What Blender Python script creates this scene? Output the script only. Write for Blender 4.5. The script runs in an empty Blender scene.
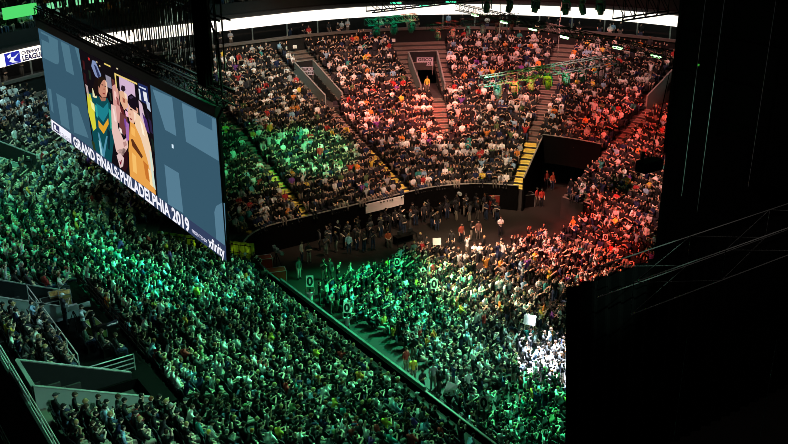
import bpy, bmesh, math, random
import numpy as np
from mathutils import Vector, Matrix

random.seed(7); rng = np.random.default_rng(7)
S = bpy.context.scene; COL = S.collection

# ------------------------------------------------------------------ camera, world, exposure
FPX = 945.0; TH = math.radians(22.05); CH = 31.0
cam = bpy.data.cameras.new('camera'); cam.sensor_width = 36; cam.lens = FPX/788*36
cam.clip_start = .1; cam.clip_end = 600
co = bpy.data.objects.new('camera', cam); COL.objects.link(co)
co.location = (0, 0, CH); co.rotation_euler = (math.pi/2-TH, 0, 0); S.camera = co
W = bpy.data.worlds.new('world'); S.world = W; W.use_nodes = True
bg = W.node_tree.nodes['Background']; bg.inputs[0].default_value = (.35, .5, .55, 1); bg.inputs[1].default_value = 0.006
S.view_settings.view_transform = 'Standard'; S.view_settings.look = 'None'
S.view_settings.exposure = 0.0; S.view_settings.gamma = 1.0
S.cycles.max_bounces = 3; S.cycles.diffuse_bounces = 2; S.cycles.glossy_bounces = 2
S.cycles.filter_width = .8
S.cycles.use_denoising = True
S.cycles.denoiser = 'OPENIMAGEDENOISE'; S.cycles.denoising_input_passes = 'RGB_ALBEDO_NORMAL'; S.cycles.denoising_prefilter = 'ACCURATE'

# ------------------------------------------------------------------ arena coordinates
P1 = np.array([2.52, 44.15]); A = np.array([-.565, .825]); A /= np.linalg.norm(A); R = np.array([A[1], -A[0]])
PM, Q, RL, RR, K = 28.5, 29.0, 5.0, 10.5, .36
CL = (PM-RL, RL); CR = (PM-RR, Q-RR)
DROW, RISE = .85, .85*K
cT, sT = math.cos(TH), math.sin(TH)

def w2(p, q): v = P1 + A*p + R*q; return float(v[0]), float(v[1])
def w3(p, q, z): x, y = w2(p, q); return Vector((x, y, z))
def to_pq(x, y): v = np.array([x, y])-P1; return float(v@A), float(v@R)
def ray(x, y):
    u = (x-394)/FPX; v = (y-222)/FPX; return np.array([u, cT-v*sT, -(sT+v*cT)])
def at_h(x, y, h):
    r = ray(x, y); t = (h-CH)/r[2]; return to_pq(r[0]*t, r[1]*t)
def proj(v):
    z = v[1]*cT+(CH-v[2])*sT; return 394+FPX*v[0]/z, 222+FPX*(-v[1]*sT+(CH-v[2])*cT)/z, FPX/z
def rim_d(p, q):
    if p > CL[0] and q < CL[1]: return math.hypot(p-CL[0], q-CL[1])-RL
    if p > CR[0] and q > CR[1]: return math.hypot(p-CR[0], q-CR[1])-RR
    return max(-q, q-Q, p-PM)
def hgt(d): return 2+K*d if d > 0 else 0
def pix(x, y, up=0.):
    r = ray(x, y)
    for t in np.arange(22, 200, .05):
        p, q = to_pq(r[0]*t, r[1]*t); d = rim_d(p, q); z = CH+r[2]*t
        if z <= hgt(d)+up: return p, q, d, z
    return None
def at_d(x, y, D):
    r = ray(x, y)
    for t in np.arange(22, 200, .05):
        p, q = to_pq(r[0]*t, r[1]*t)
        if p > 0 and rim_d(p, q) >= D: return p, q, CH+r[2]*t
# rim parameter s -> offset point at distance d.  sections: L (q=0), l corner, E (p=PM), r corner, R (q=Q)
P0 = -9.0; PR = -12.0
def off(sec, t, d):
    if sec == 'L': return t, -d, (0, -1)
    if sec == 'l': c, s = math.cos(t), math.sin(t); return CL[0]+(RL+d)*c, CL[1]+(RL+d)*s, (c, s)     # t from -90 to 0
    if sec == 'E': return PM+d, t, (1, 0)
    if sec == 'r': c, s = math.cos(t), math.sin(t); return CR[0]+(RR+d)*c, CR[1]+(RR+d)*s, (c, s)     # t from 0 to 90
    if sec == 'R': return t, Q+d, (0, 1)
SEC = [('L', P0, CL[0]), ('l', -math.pi/2, 0.), ('E', CL[1], CR[1]), ('r', 0., math.pi/2), ('R', CR[0], PR)]
def sec_len(sec, t0, t1, d):
    if sec == 'l': return abs(t1-t0)*(RL+d)
    if sec == 'r': return abs(t1-t0)*(RR+d)
    return abs(t1-t0)
def walk(d, step, jitter=0):
    for sec, a, b in SEC:
        n = max(1, int(sec_len(sec, a, b, d)/step))
        for i in range(n):
            t = a+(b-a)*(i+.5)/n
            p, q, nn = off(sec, t, d); yield sec, t, p, q, nn, i, n

# ------------------------------------------------------------------ lights of the rig: coloured spots hung above the floor, then some added fill spots
def spot(px, py, col, rad, power, h=3., dist=19., src=None, name='show_spot', blend=.7):
    r = pix(px, py); tp = Vector((*w2(r[0], r[1]), r[3]+.8))
    if src is None:
        cen = w3(13, 13, 0); dirc = (cen-tp); dirc.z = 0
        if dirc.length > .1: dirc.normalize()
        sp = tp+dirc*dist*.55+Vector((0, 0, dist*.85))
        if 18.8 < sp.z < 20.3: sp.z = 21.6          # clear of the lighting trusses
        elif sp.z < 17.5: sp.z += 3.4; power *= 1.3
    else: sp = w3(*src)
    L = bpy.data.lights.new(name, 'SPOT'); L.color = col; L.energy = power; L.shadow_soft_size = .12
    v = tp-sp; L.spot_size = 2*math.atan(rad/v.length); L.spot_blend = blend
    if power > 3e5: L.spot_blend = .25
    o = bpy.data.objects.new(name, L); COL.objects.link(o); o.location = sp
    o.rotation_euler = v.to_track_quat('-Z', 'Y').to_euler()
    o['label'] = 'coloured show light'; return o
GREEN = (.02, 1., .30); EMER = (.0, 1., .42); RED = (1., .07, .05); WARM = (1., .62, .42); COOL = (.45, .9, .85); PALE = (.20, .95, .47)
PINK = (1., .35, .3)
G = 2.9
for x, y, c, rad, e in [
    # broad pale washes that keep the shirts' own colours
    (110, 270, PALE, 13, 2600), (250, 330, PALE, 13, 4000), (330, 420, PALE, 12, 4400), (170, 420, PALE, 12, 4200), (60, 340, COOL, 9, 2600),
    (60, 110, COOL, 13, 1700),
    # green beams
    (105, 285, EMER, 5.5, 10000), (170, 300, EMER, 5.5, 6500), (260, 300, EMER, 7, 3200),  (120, 360, GREEN, 8, 2500),
    (340, 345, GREEN, 8, 2800), (300, 410, GREEN, 8, 2500), (545, 425, GREEN, 4.5, 15000), (395, 300, GREEN, 7, 15000), (400, 345, EMER, 6, 9000),
    (330, 290, GREEN, 4, 4200), (460, 400, GREEN, 7, 7500), (240, 165, GREEN, 6, 2500), (315, 160, GREEN, 4.5, 7500), 
    (440, 330, PALE, 8, 8500), (490, 385, COOL, 8, 5200),
    # the white hot patch by the black drape
    (555, 374, (.80, .88, 1.), 2.45, 260000),
    # warm-white house side and red beams
    (310, 90, WARM, 14, 4600), (400, 100, PINK, 13, 5400), (480, 150, WARM, 11, 4900), (330, 200, WARM, 9, 2600), (510, 70, PINK, 13, 5200), (610, 80, PINK, 12, 3400), (250, 70, COOL, 9, 1800),
    (390, 165, PINK, 9, 2800),
    (438, 128, RED, 4.2, 16000), (388, 118, RED, 6, 7500), (630, 140, RED, 8, 7500), (610, 200, PINK, 9, 7500), (480, 110, RED, 10, 2200),
    (575, 250, RED, 7, 11000), (510, 290, WARM, 8, 11000), (465, 258, WARM, 5, 6500), (530, 255, PINK, 6, 6000), (590, 280, RED, 5, 8000),
    (470, 232, WARM, 9, 4200),
]: spot(x, y, c, rad, e*G)

spot(15, 250, (.02, 1, .38), 9, 5500*G, src=(20, -13.5, 26)); spot(30, 205, (.12, 1, .5), 9, 3400*G, src=(32, -13.5, 26)); spot(20, 140, COOL, 9, 2200*G, src=(42, -12, 27))
spot(450, 320, (.4, 1., .65), 11, 3000*G, src=(-16, 6, 27)); spot(468, 395, (.5, 1, .75), 5, 2600*G, src=(-18, 6, 24)); spot(250, 380, (.15, 1, .5), 14, 900*G, src=(-16, -2, 28))  # unseen camera-side fill, added to brighten the cards and the backs
spot(70, 400, (.5, 1., .8), 6, 4200*G, src=(-22, -6, 24)); spot(30, 300, (.4, .9, 1.), 5, 1800*G, src=(-14, -4, 24)); spot(20, 180, (.2, 1., .6), 6, 3500*G, src=(22, -17, 24))  # unseen fill spots added to brighten the portal walls

# ------------------------------------------------------------------ materials
def mat(name, col=(.5, .5, .5), rough=.7, metal=0., emit=None, es=1., noise=0., nscale=8., bump=0., spec=.3):
    m = bpy.data.materials.new(name); m.use_nodes = True; nt = m.node_tree; b = nt.nodes['Principled BSDF']
    b.inputs['Base Color'].default_value = (*col, 1); b.inputs['Roughness'].default_value = rough; b.inputs['Metallic'].default_value = metal
    b.inputs['Specular IOR Level'].default_value = spec
    if emit: b.inputs['Emission Color'].default_value = (*emit, 1); b.inputs['Emission Strength'].default_value = es
    if noise:
        n = nt.nodes.new('ShaderNodeTexNoise'); n.inputs['Scale'].default_value = nscale; n.inputs['Detail'].default_value = 4
        tc = nt.nodes.new('ShaderNodeTexCoord'); nt.links.new(tc.outputs['Object'], n.inputs['Vector'])
        mx = nt.nodes.new('ShaderNodeMix'); mx.data_type = 'RGBA'
        mx.inputs[6].default_value = (*[c*(1-noise) for c in col], 1); mx.inputs[7].default_value = (*[min(1, c*(1+noise)) for c in col], 1)
        nt.links.new(n.outputs['Fac'], mx.inputs[0]); nt.links.new(mx.outputs[2], b.inputs['Base Color'])
        if bump:
            bp = nt.nodes.new('ShaderNodeBump'); bp.inputs['Strength'].default_value = bump; nt.links.new(n.outputs['Fac'], bp.inputs['Height']); nt.links.new(bp.outputs[0], b.inputs['Normal'])
    return m
M = dict(
    concrete=mat('dark_concrete', (.05, .048, .046), .9, noise=.35, nscale=1.5, bump=.2),
    floor=mat('event_floor', (.026, .021, .019), .55, noise=.25, nscale=.6, bump=.05),
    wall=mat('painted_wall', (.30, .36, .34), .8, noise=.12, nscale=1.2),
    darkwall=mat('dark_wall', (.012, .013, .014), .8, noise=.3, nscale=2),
    cap=mat('rail_cap', (.30, .29, .27), .6), capdim=mat('portal_cap', (.22, .24, .23), .6),
    glassrail=mat('rail_metal', (.55, .62, .60), .35, .3),
    step=mat('step_concrete', (.20, .165, .14), .85, noise=.2, nscale=3),
    yellow=mat('step_painted_light', (.95, .78, .16), .7, noise=.12, nscale=3),  # yellow light on the lower steps is put into their colour
    black=mat('black_drape', (.0035, .0035, .0035), .95, noise=.4, nscale=3, spec=.05),
    truss=mat('black_truss', (.007, .0065, .006), .6, .1, spec=.1),
    cable=mat('grey_cable', (.22, .22, .23), .6, .0),
    alu=mat('aluminium', (.6, .62, .62), .35, .7),
    white=mat('white_card', (.85, .85, .83), .7),
    ink=mat('black_ink', (.02, .02, .02), .8),
    seat=mat('dark_seat', (.02, .022, .03), .6),
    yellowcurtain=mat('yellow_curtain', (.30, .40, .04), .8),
    lens=mat('glass_lens', (.02, .02, .03), .1),
    darkglass=mat('suite_glass', (.02, .025, .025), .15),
)
def person_mat(name, attr):
    m = bpy.data.materials.new(name); m.use_nodes = True; nt = m.node_tree; b = nt.nodes['Principled BSDF']
    b.inputs['Roughness'].default_value = .75; b.inputs['Specular IOR Level'].default_value = .25
    if attr: n = nt.nodes.new('ShaderNodeAttribute'); n.attribute_name = 'tint'; n.attribute_type = 'GEOMETRY'
    else: n = nt.nodes.new('ShaderNodeObjectInfo')
    nt.links.new(n.outputs['Color'], b.inputs['Base Color']); return m
M['crowd'] = person_mat('crowd_cloth_and_skin', True); M['figure'] = person_mat('cloth_and_skin', False)
def emis(name, col, st=1.):
    m = bpy.data.materials.new(name); m.use_nodes = True; nt = m.node_tree
    for n in list(nt.nodes): nt.nodes.remove(n)
    o = nt.nodes.new('ShaderNodeOutputMaterial'); e = nt.nodes.new('ShaderNodeEmission'); e.inputs[0].default_value = (*col, 1); e.inputs[1].default_value = st
    nt.links.new(e.outputs[0], o.inputs[0]); return m
def s2l(h):
    h = h.lstrip('#'); return tuple(((int(h[i:i+2], 16)/255+.055)/1.055)**2.4 if int(h[i:i+2], 16) > 10 else int(h[i:i+2], 16)/255/12.92 for i in (0, 2, 4))
_em = {}
def EM(h, st=1.):
    if (h, st) not in _em: _em[(h, st)] = emis('lit_'+{True: 'screen', False: 'lamp'}[st <= 1]+'_colour', s2l(h), st)
    return _em[(h, st)]

# ------------------------------------------------------------------ mesh helpers
class MB:
    def __init__(s): s.v = []; s.f = []
    def add(s, v, f): n = len(s.v); s.v += [tuple(x) for x in v]; s.f += [tuple(i+n for i in q) for q in f]
    def hexa(s, b, t):       # bottom 4, top 4
        s.add(list(b)+list(t), [(3, 2, 1, 0), (4, 5, 6, 7), (0, 1, 5, 4), (1, 2, 6, 5), (2, 3, 7, 6), (3, 0, 4, 7)])
    def box(s, c, sz, ang=0.):
        x, y, z = [k/2 for k in sz]; ca, sa = math.cos(ang), math.sin(ang)
        r = lambda a, b, h: (c[0]+a*ca-b*sa, c[1]+a*sa+b*ca, c[2]+h)
        s.hexa([r(-x, -y, -z), r(x, -y, -z), r(x, y, -z), r(-x, y, -z)], [r(-x, -y, z), r(x, -y, z), r(x, y, z), r(-x, y, z)])
    def tube(s, a, b, r0, r1=None, n=6):
        a, b = Vector(a), Vector(b); r1 = r0 if r1 is None else r1; d = (b-a)
        if d.length < 1e-6: return
        d.normalize(); u = d.orthogonal().normalized(); w = d.cross(u)
        v = []
        for c, r in ((a, r0), (b, r1)):
            for i in range(n): t = 2*math.pi*i/n; v.append(c+u*(r*math.cos(t))+w*(r*math.sin(t)))
        s.add(v, [(i, (i+1) % n, n+(i+1) % n, n+i) for i in range(n)]+[tuple(range(n))[::-1], tuple(range(n, 2*n))])
    def path(s, pts, r, n=6):
        for a, b in zip(pts, pts[1:]): s.tube(a, b, r, n=n)
    def build(s, name, m, parent=None, smooth=False, local=None):
        me = bpy.data.meshes.new(name); vs = s.v
        if local is not None: vs = [(x-local[0], y-local[1], z-local[2]) for x, y, z in vs]
        me.from_pydata(vs, [], s.f); me.materials.append(m); me.validate(); me.update()
        if smooth: me.polygons.foreach_set('use_smooth', [True]*len(me.polygons))
        o = bpy.data.objects.new(name, me); COL.objects.link(o)
        if local is not None and parent is None: o.location = local
        if parent: o.parent = parent
        return o
def tag(o, label=None, cat=None, group=None, kind=None):
    for k, v in (('label', label), ('category', cat), ('group', group), ('kind', kind)):
        if v: o[k] = v
    return o
def empty(name, loc=(0, 0, 0), rz=0.):
    o = bpy.data.objects.new(name, None); COL.objects.link(o); o.location = loc; o.rotation_euler = (0, 0, rz); o.empty_display_size = .2; return o
def struct(o): o['kind'] = 'structure'; return o

# ------------------------------------------------------------------ openings and aisles (arena plan)
PORT = [(.75, 3.3), (11.0, 13.7), (35.0, 38.0)]      # left stand portals, in p
D0, D1 = 15.6, 20.4
RAD = math.radians
def section(sec, t, p, q, d):
    """what stands here: 'seat','aisle','hole','none','strip'"""
    if sec == 'L' or (sec == 'l' and t < RAD(-60)):
        if d > 20.3 and p < 16: return 'none'
        for a, b in PORT[:2]:
            if a < p < b and D0 < d < D1: return 'hole'
        if 3.3 < p < 11.0 and 14.4 < d < 17.7: return 'strip'
        if 11 < p < 15.2 and 14.4 < d < 15.7: return 'strip'
        if p < 3.8 and 14.9 < d < 15.7 and p > .6: return 'strip'
        if -.55 < p < .75 and d > 12 or 9.9 < p < 11.0 and d > 15: return 'aisle'
    if sec == 'l':
        if RAD(-55.5) < t < RAD(-49) and D0 < d < 20: return 'hole'
        if RAD(-27) < t < RAD(-22): return 'aisle'
    if sec == 'E':
        if 17.9 < q and 14 < d < 20: return 'hole'
        if 17.0 < q <= 17.9 and d > 14: return 'aisle'
        if q > 17.6 and d <= 14: return 'aisle'
        if 7.3 < q < 8.5: return 'aisle'
    if sec == 'r':
        g = math.degrees(t)
        if g < 2.6+(-.4 if d > 17 else 0) and 14 < d < 20: return 'hole'
        if g < 5 and d > 14: return 'aisle'
        if g < .6 and d <= 14: return 'aisle'
        if 22.8 < g < 28.8 and 14 < d < 20: return 'hole'
        if 20.6 < g < 30.8 and d > 14: return 'aisle'
        if 24 < g < 28 and 6.5 < d <= 14: return 'aisle'
        if 51 < g < 55 and d > 6.2: return 'aisle'
        if 50.5 < g < 56 and d <= 6.2: return 'aisle'
        if 56 <= g < 75.6 and d < 6.8: return 'hole'
        if 75.6 < g < 79.6 and d < 14.6 or 78 < g < 81.5 and d > 20: return 'aisle'
        if 75.6 < g < 84.5 and 14.6 < d < 20: return 'hole'
        if 74 < g <= 75.6 and d > 14.6: return 'aisle'
    if sec == 'R':
        if 5 < p < 6.2: return 'aisle'
    return 'seat'
NR = 28
def row_d(i): return .1+i*DROW
def row_h(i): return 2+RISE*i
# stepped terrace
mb = MB(); stairs = {'plain_stair': MB(), 'painted_light_stair': MB()}; stripm = MB()
INNER = -5
for i in range(INNER, NR):
    d = row_d(i); h = row_h(i)
    for sec, a, b in SEC:
        if i < 0:
            if sec != 'R': continue
            a = 16.5
        n = max(1, int(sec_len(sec, a, b, 12)/.55))
        for k in range(n):
            t0, t1 = a+(b-a)*k/n, a+(b-a)*(k+1)/n; tm = (t0+t1)/2
            p, q, nn = off(sec, tm, d+DROW/2); kind = section(sec, tm, p, q, d+DROW/2)
            if kind in ('hole', 'none'): continue
            if kind == 'strip': hh = 7.75
            else: hh = h
            dst = stripm if kind == 'strip' else mb
            pts = [off(sec, t0, d), off(sec, t1, d), off(sec, t1, d+DROW), off(sec, t0, d+DROW)]
            bt = [w3(x[0], x[1], max(0, hh-.8) if i > 0 else 0) for x in pts]; tp = [w3(x[0], x[1], hh) for x in pts]
            dst.hexa(bt, tp)
            if kind == 'aisle':
                yl = d < 6.2 and ((sec == 'r') and math.degrees(tm) < 70 or sec in 'El')
                yl = yl or (sec == 'r' and False)
                S_ = stairs['painted_light_stair' if yl else 'plain_stair']
                for e, hh2 in ((0, .012), (.5, RISE/2)):
                    q4 = [off(sec, t0, d+DROW*e), off(sec, t1, d+DROW*e), off(sec, t1, d+DROW*(e+.44)), off(sec, t0, d+DROW*(e+.44))]
                    zb = hh+.002
                    S_.hexa([w3(x[0], x[1], zb) for x in q4], [w3(x[0], x[1], hh+hh2) for x in q4])
struct(mb.build('seating_terrace', M['concrete'])); struct(stripm.build('camera_platform', M['black']))
struct(stairs['plain_stair'].build('aisle_stairs', M['step'])); struct(stairs['painted_light_stair'].build('lit_aisle_stairs', M['yellow']))
# floor
mb = MB(); mb.add([w3(-60, -40, 0), w3(-60, 90, 0), w3(90, 90, 0), w3(90, -40, 0)], [(0, 1, 2, 3)]); struct(mb.build('floor', M['floor']))
# curved band around the rim/any offset
def band(d, h0, h1, th, cond=None, step=.8, secs=SEC):
    m = MB()
    for sec, a, b in secs:
        n = max(1, int(sec_len(sec, a, b, d)/step))
        for k in range(n):
            t0, t1 = a+(b-a)*k/n, a+(b-a)*(k+1)/n
            if cond and not cond(sec, (t0+t1)/2): continue
            x = [off(sec, t0, d), off(sec, t1, d), off(sec, t1, d+th), off(sec, t0, d+th)]
            m.hexa([w3(c[0], c[1], h0) for c in x], [w3(c[0], c[1], h1) for c in x])
    return m
PIT = lambda s, t: not (s == 'r' and RAD(56) < t) and not (s == 'R' and t < 17.2)
struct(band(-.12, 0, 2.35, .1, PIT).build('wall_rink', M['black']))
struct(band(-.16, 2.35, 2.42, .12, PIT).build('trim_1', M['cap']))
# front wall of near left stand is a pale green-grey board
struct(band(-.2, 2.42, 2.62, .16, lambda s, t: s == 'L' and 1.5 < t < 18.5).build('trim_2', mat('front_trim', (.16, .19, .18), .8, noise=.5, nscale=2)))
# back rim wall + suites + ribbon + upper deck
FARONLY = lambda s, t: not (s == 'L' and t < 16)
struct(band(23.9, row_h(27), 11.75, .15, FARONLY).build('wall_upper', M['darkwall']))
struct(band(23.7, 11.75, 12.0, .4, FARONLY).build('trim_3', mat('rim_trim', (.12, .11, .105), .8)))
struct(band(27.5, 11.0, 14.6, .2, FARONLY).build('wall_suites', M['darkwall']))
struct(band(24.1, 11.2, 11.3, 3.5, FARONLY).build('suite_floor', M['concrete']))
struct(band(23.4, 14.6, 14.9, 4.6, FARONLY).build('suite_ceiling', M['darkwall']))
up = MB()
for i in range(9):
    b_ = band(24.4+i*.85, 14.9+i*.5-.6, 15.2+i*.5, .85, FARONLY, 1.2); up.add(b_.v, b_.f)
struct(up.build('upper_terrace', M['concrete']))
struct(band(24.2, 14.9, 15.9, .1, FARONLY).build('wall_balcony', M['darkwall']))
mull = MB()
for sec, t, p, q, nn, i, n in walk(25.6, 3.4):
    if FARONLY(sec, t): mull.box((*w2(p, q), 12.95), (.12, .12, 3.3))
struct(mull.build('trim_4', M['wall']))
# portals: parapet walls
def wall_line(mbx, a, b, h0a, h1a, h0b, h1b, th=.14):
    d = Vector((b[0]-a[0], b[1]-a[1], 0)).normalized(); n = Vector((-d.y, d.x, 0))*th/2
    A0, B0 = Vector((a[0], a[1], 0)), Vector((b[0], b[1], 0)); Z = lambda v, z: Vector((v.x, v.y, z))
    mbx.hexa([Z(A0-n, h0a), Z(B0-n, h0b), Z(B0+n, h0b), Z(A0+n, h0a)], [Z(A0-n, h1a), Z(B0-n, h1b), Z(B0+n, h1b), Z(A0+n, h1a)])
def portal(quad, dlo, dhi, labels=None, up_=.95, cap=True, far_open=False, sidem='wall', dark_far=False, up0=None):
    """quad = (lo0, hi0, lo1, hi1) plan points at dlo (two sides) and dhi"""
    lo0, hi0, lo1, hi1 = [w2(*c) for c in quad]; zf = 2+K*dlo-.35
    z0, z1 = 2+K*dlo, 2+K*dhi; m = MB(); ub = up_ if up0 is None else up0; c = MB(); f = MB()
    dk = MB()
    for a, b in ((lo0, lo1), (hi0, hi1)):
        wall_line(m if (a is lo0 or not dark_far) else dk, a, b, zf-.6, z0+ub, zf-.6, z1+up_); wall_line(c, a, b, z0+ub, z0+ub+.05, z1+up_, z1+up_+.05, .16)  # dark far side: the opening's inner shade is put into the wall colour
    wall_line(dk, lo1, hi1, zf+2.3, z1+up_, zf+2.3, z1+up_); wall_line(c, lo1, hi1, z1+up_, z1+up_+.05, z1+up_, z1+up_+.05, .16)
    f.hexa([Vector((*lo0, zf-.6)), Vector((*hi0, zf-.6)), Vector((*hi1, zf-.6)), Vector((*lo1, zf-.6))], [Vector((*lo0, zf)), Vector((*hi0, zf)), Vector((*hi1, zf)), Vector((*lo1, zf))])
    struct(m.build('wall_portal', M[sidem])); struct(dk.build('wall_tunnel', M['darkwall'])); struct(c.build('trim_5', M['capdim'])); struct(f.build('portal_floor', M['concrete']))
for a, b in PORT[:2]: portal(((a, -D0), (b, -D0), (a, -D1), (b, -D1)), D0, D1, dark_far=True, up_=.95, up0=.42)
def polar(c, rr, g, d): g = RAD(g); return c[0]+(rr+d)*math.cos(g), c[1]+(rr+d)*math.sin(g)
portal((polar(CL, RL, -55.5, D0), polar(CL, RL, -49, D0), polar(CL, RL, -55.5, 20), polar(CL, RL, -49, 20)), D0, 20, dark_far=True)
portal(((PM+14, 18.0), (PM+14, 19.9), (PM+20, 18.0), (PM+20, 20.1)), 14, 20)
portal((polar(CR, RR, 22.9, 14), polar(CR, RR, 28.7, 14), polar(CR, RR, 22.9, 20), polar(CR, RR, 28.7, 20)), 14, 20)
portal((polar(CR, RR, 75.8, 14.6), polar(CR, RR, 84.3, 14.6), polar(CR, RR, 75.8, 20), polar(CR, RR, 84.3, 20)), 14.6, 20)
# corner pit at the far right: side walls with pale edge
m = MB(); c = MB()
for g in (56.2,):
    a, b = w2(*polar(CR, RR, g, 0)), w2(*polar(CR, RR, g, 6.9)); wall_line(m, a, b, 0, 3.1, 0, 5.2); wall_line(c, a, b, 3.1, 3.16, 5.2, 5.26, .12)
for k in range(8):
    g0, g1 = 56.2+k*2.43, 56.2+(k+1)*2.43
    a, b = w2(*polar(CR, RR, g0, 6.55)), w2(*polar(CR, RR, g1, 6.55)); wall_line(m, a, b, 2.6, 5.3, 2.6, 5.3); wall_line(c, a, b, 5.3, 5.36, 5.3, 5.36, .12)
struct(m.build('wall_pit', M['black'])); struct(c.build('trim_6', M['cap']))

# ------------------------------------------------------------------ people
SK, SH, TR, HA, SO = 0, 1, 2, 3, 4
def skel(pose):
    """joints of a figure facing +Y; feet at z=0.  returns verts, radii, edges(with material)"""
    seat = pose.startswith('sit')
    if seat:
        V = dict(pel=(0, 0, .56), sp=(0, -.03, .76), ch=(0, -.04, .98), nk=(0, -.01, 1.15), hd=(0, .01, 1.22), hl=(-.10, .02, .55), hr=(.10, .02, .55),
                 kl=(-.13, .44, .54), kr=(.13, .44, .54), al=(-.12, .44, .10), ar=(.12, .44, .10), tl=(-.13, .60, .05), tr=(.13, .60, .05))
    else:
        V = dict(pel=(0, 0, .95), sp=(0, -.01, 1.14), ch=(0, -.02, 1.34), nk=(0, -.0, 1.50), hd=(0, .01, 1.57), hl=(-.09, 0, .92), hr=(.09, 0, .92),
                 kl=(-.11, .03, .50), kr=(.11, .02, .50), al=(-.13, -.02, .10), ar=(.12, -.01, .10), tl=(-.15, .14, .04), tr=(.14, .15, .04))
    b = V['ch'][2]
    V['sl'] = (-.18, -.03, b+.08); V['sr'] = (.18, -.03, b+.08)
    def arm(s, e, w, h): V['e'+s], V['w'+s], V['h'+s] = e, w, h
    y = 0
    if pose in ('sit_lap',): [arm(s, (g*.25, .03, b-.20), (g*.13, .24, b-.26), (g*.06, .30, b-.27)) for s, g in (('l', -1), ('r', 1))]
    elif pose in ('sit_lean',):
        for k in ('sp', 'ch', 'nk', 'hd', 'sl', 'sr'): x, yy, z = V[k]; V[k] = (x, yy+(z-.56)*.38, z-.05*(z-.5))
        [arm(s, (g*.22, .33, .72), (g*.12, .42, .64), (g*.06, .50, .64)) for s, g in (('l', -1), ('r', 1))]
    elif pose in ('sit_phone', 'stand_phone'): [arm(s, (g*.24, .16, b-.12), (g*.10, .34, b+.08), (g*.05, .38, b+.15)) for s, g in (('l', -1), ('r', 1))]
    elif pose in ('sit_clap', 'stand_clap'): [arm(s, (g*.27, .10, b-.14), (g*.10, .30, b+.0), (g*.03, .36, b+.06)) for s, g in (('l', -1), ('r', 1))]
    elif pose in ('sit_up', 'stand_up'): [arm(s, (g*.31, .02, b+.22), (g*.27, .06, b+.46), (g*.26, .08, b+.55)) for s, g in (('l', -1), ('r', 1))]
    elif pose in ('sit_one', 'stand_one'):
        arm('l', (-.25, .03, b-.20), (-.15, .22, b-.26), (-.09, .28, b-.27)); arm('r', (.30, .04, b+.20), (.26, .08, b+.44), (.25, .10, b+.53))
    elif pose == 'stand_folded': arm('l', (-.25, .04, b-.19), (-.02, .19, b-.13), (.06, .19, b-.11)); arm('r', (.25, .04, b-.19), (.02, .22, b-.16), (-.06, .22, b-.14))
    elif pose == 'stand_camera': arm('l', (-.24, .18, b-.10), (-.10, .40, b+.05), (-.05, .46, b+.08)); arm('r', (.25, .14, b-.12), (.14, .30, b+.10), (.10, .36, b+.14))
    else: [arm(s, (g*.24, -.02, b-.22), (g*.25, .07, b-.46), (g*.24, .10, b-.54)) for s, g in (('l', -1), ('r', 1))]
    Rr = dict(pel=.155, sp=.135, ch=.155, nk=.062, hd=.05, hl=.11, hr=.11, kl=.07, kr=.07, al=.048, ar=.048, tl=.04, tr=.04,
              sl=.075, sr=.075, el=.052, er=.052, wl=.034, wr=.034, hl_=.0)
    E_ = [('pel', 'sp', SH), ('sp', 'ch', SH), ('ch', 'nk', SH), ('nk', 'hd', SK), ('ch', 'sl', SH), ('ch', 'sr', SH), ('sl', 'el', SH), ('sr', 'er', SH),
          ('el', 'wl', SK), ('er', 'wr', SK), ('wl', 'Hl', SK), ('wr', 'Hr', SK), ('pel', 'hl', TR), ('pel', 'hr', TR), ('hl', 'kl', TR), ('hr', 'kr', TR),
          ('kl', 'al', TR), ('kr', 'ar', TR), ('al', 'tl', SO), ('ar', 'tr', SO)]
    # the hands were stored under h+side by arm(); hips share that key, so keep them apart
    return V, Rr, E_
def skel_fix(pose):
    global _hip
    V, Rr, E_ = skel(pose)
    seat = pose.startswith('sit')
    V['Hl'], V['Hr'] = V['hl'], V['hr']                      # arm() wrote hands over the hips
    V['hl'], V['hr'] = ((-.10, .02, .55), (.10, .02, .55)) if seat else ((-.09, 0, .92), (.09, 0, .92))
    Rr['Hl'] = Rr['Hr'] = .036
    return V, Rr, E_
def head_mesh(nu, nv, c):
    v = []; f = []
    for j in range(1, nv):
        ph = math.pi*j/nv
        for i in range(nu):
            a = 2*math.pi*i/nu; x, y, z = math.sin(ph)*math.cos(a), math.sin(ph)*math.sin(a), math.cos(ph)
            w = 1-.22*max(0, -z)                               # jaw narrower than the skull
            yy = y*.105*w+(.022 if (y > .93 and abs(z) < .35 and nu >= 12) else 0)
            v.append((c[0]+x*.080*w, c[1]+yy, c[2]+z*.128))
    v.append((c[0], c[1], c[2]+.128)); v.append((c[0], c[1]+.01, c[2]-.128)); t, b = len(v)-2, len(v)-1
    for j in range(nv-2):
        for i in range(nu): f.append((j*nu+i, (j+1)*nu+i, (j+1)*nu+(i+1) % nu, j*nu+(i+1) % nu))
    for i in range(nu): f.append((t, i, (i+1) % nu)); f.append((b, (nv-2)*nu+(i+1) % nu, (nv-2)*nu+i))
    return v, f
def seg_dist(p, a, b):
    ab = b-a; t = max(0, min(1, (p-a).dot(ab)/ab.length_squared)); return (p-a-ab*t).length
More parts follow.
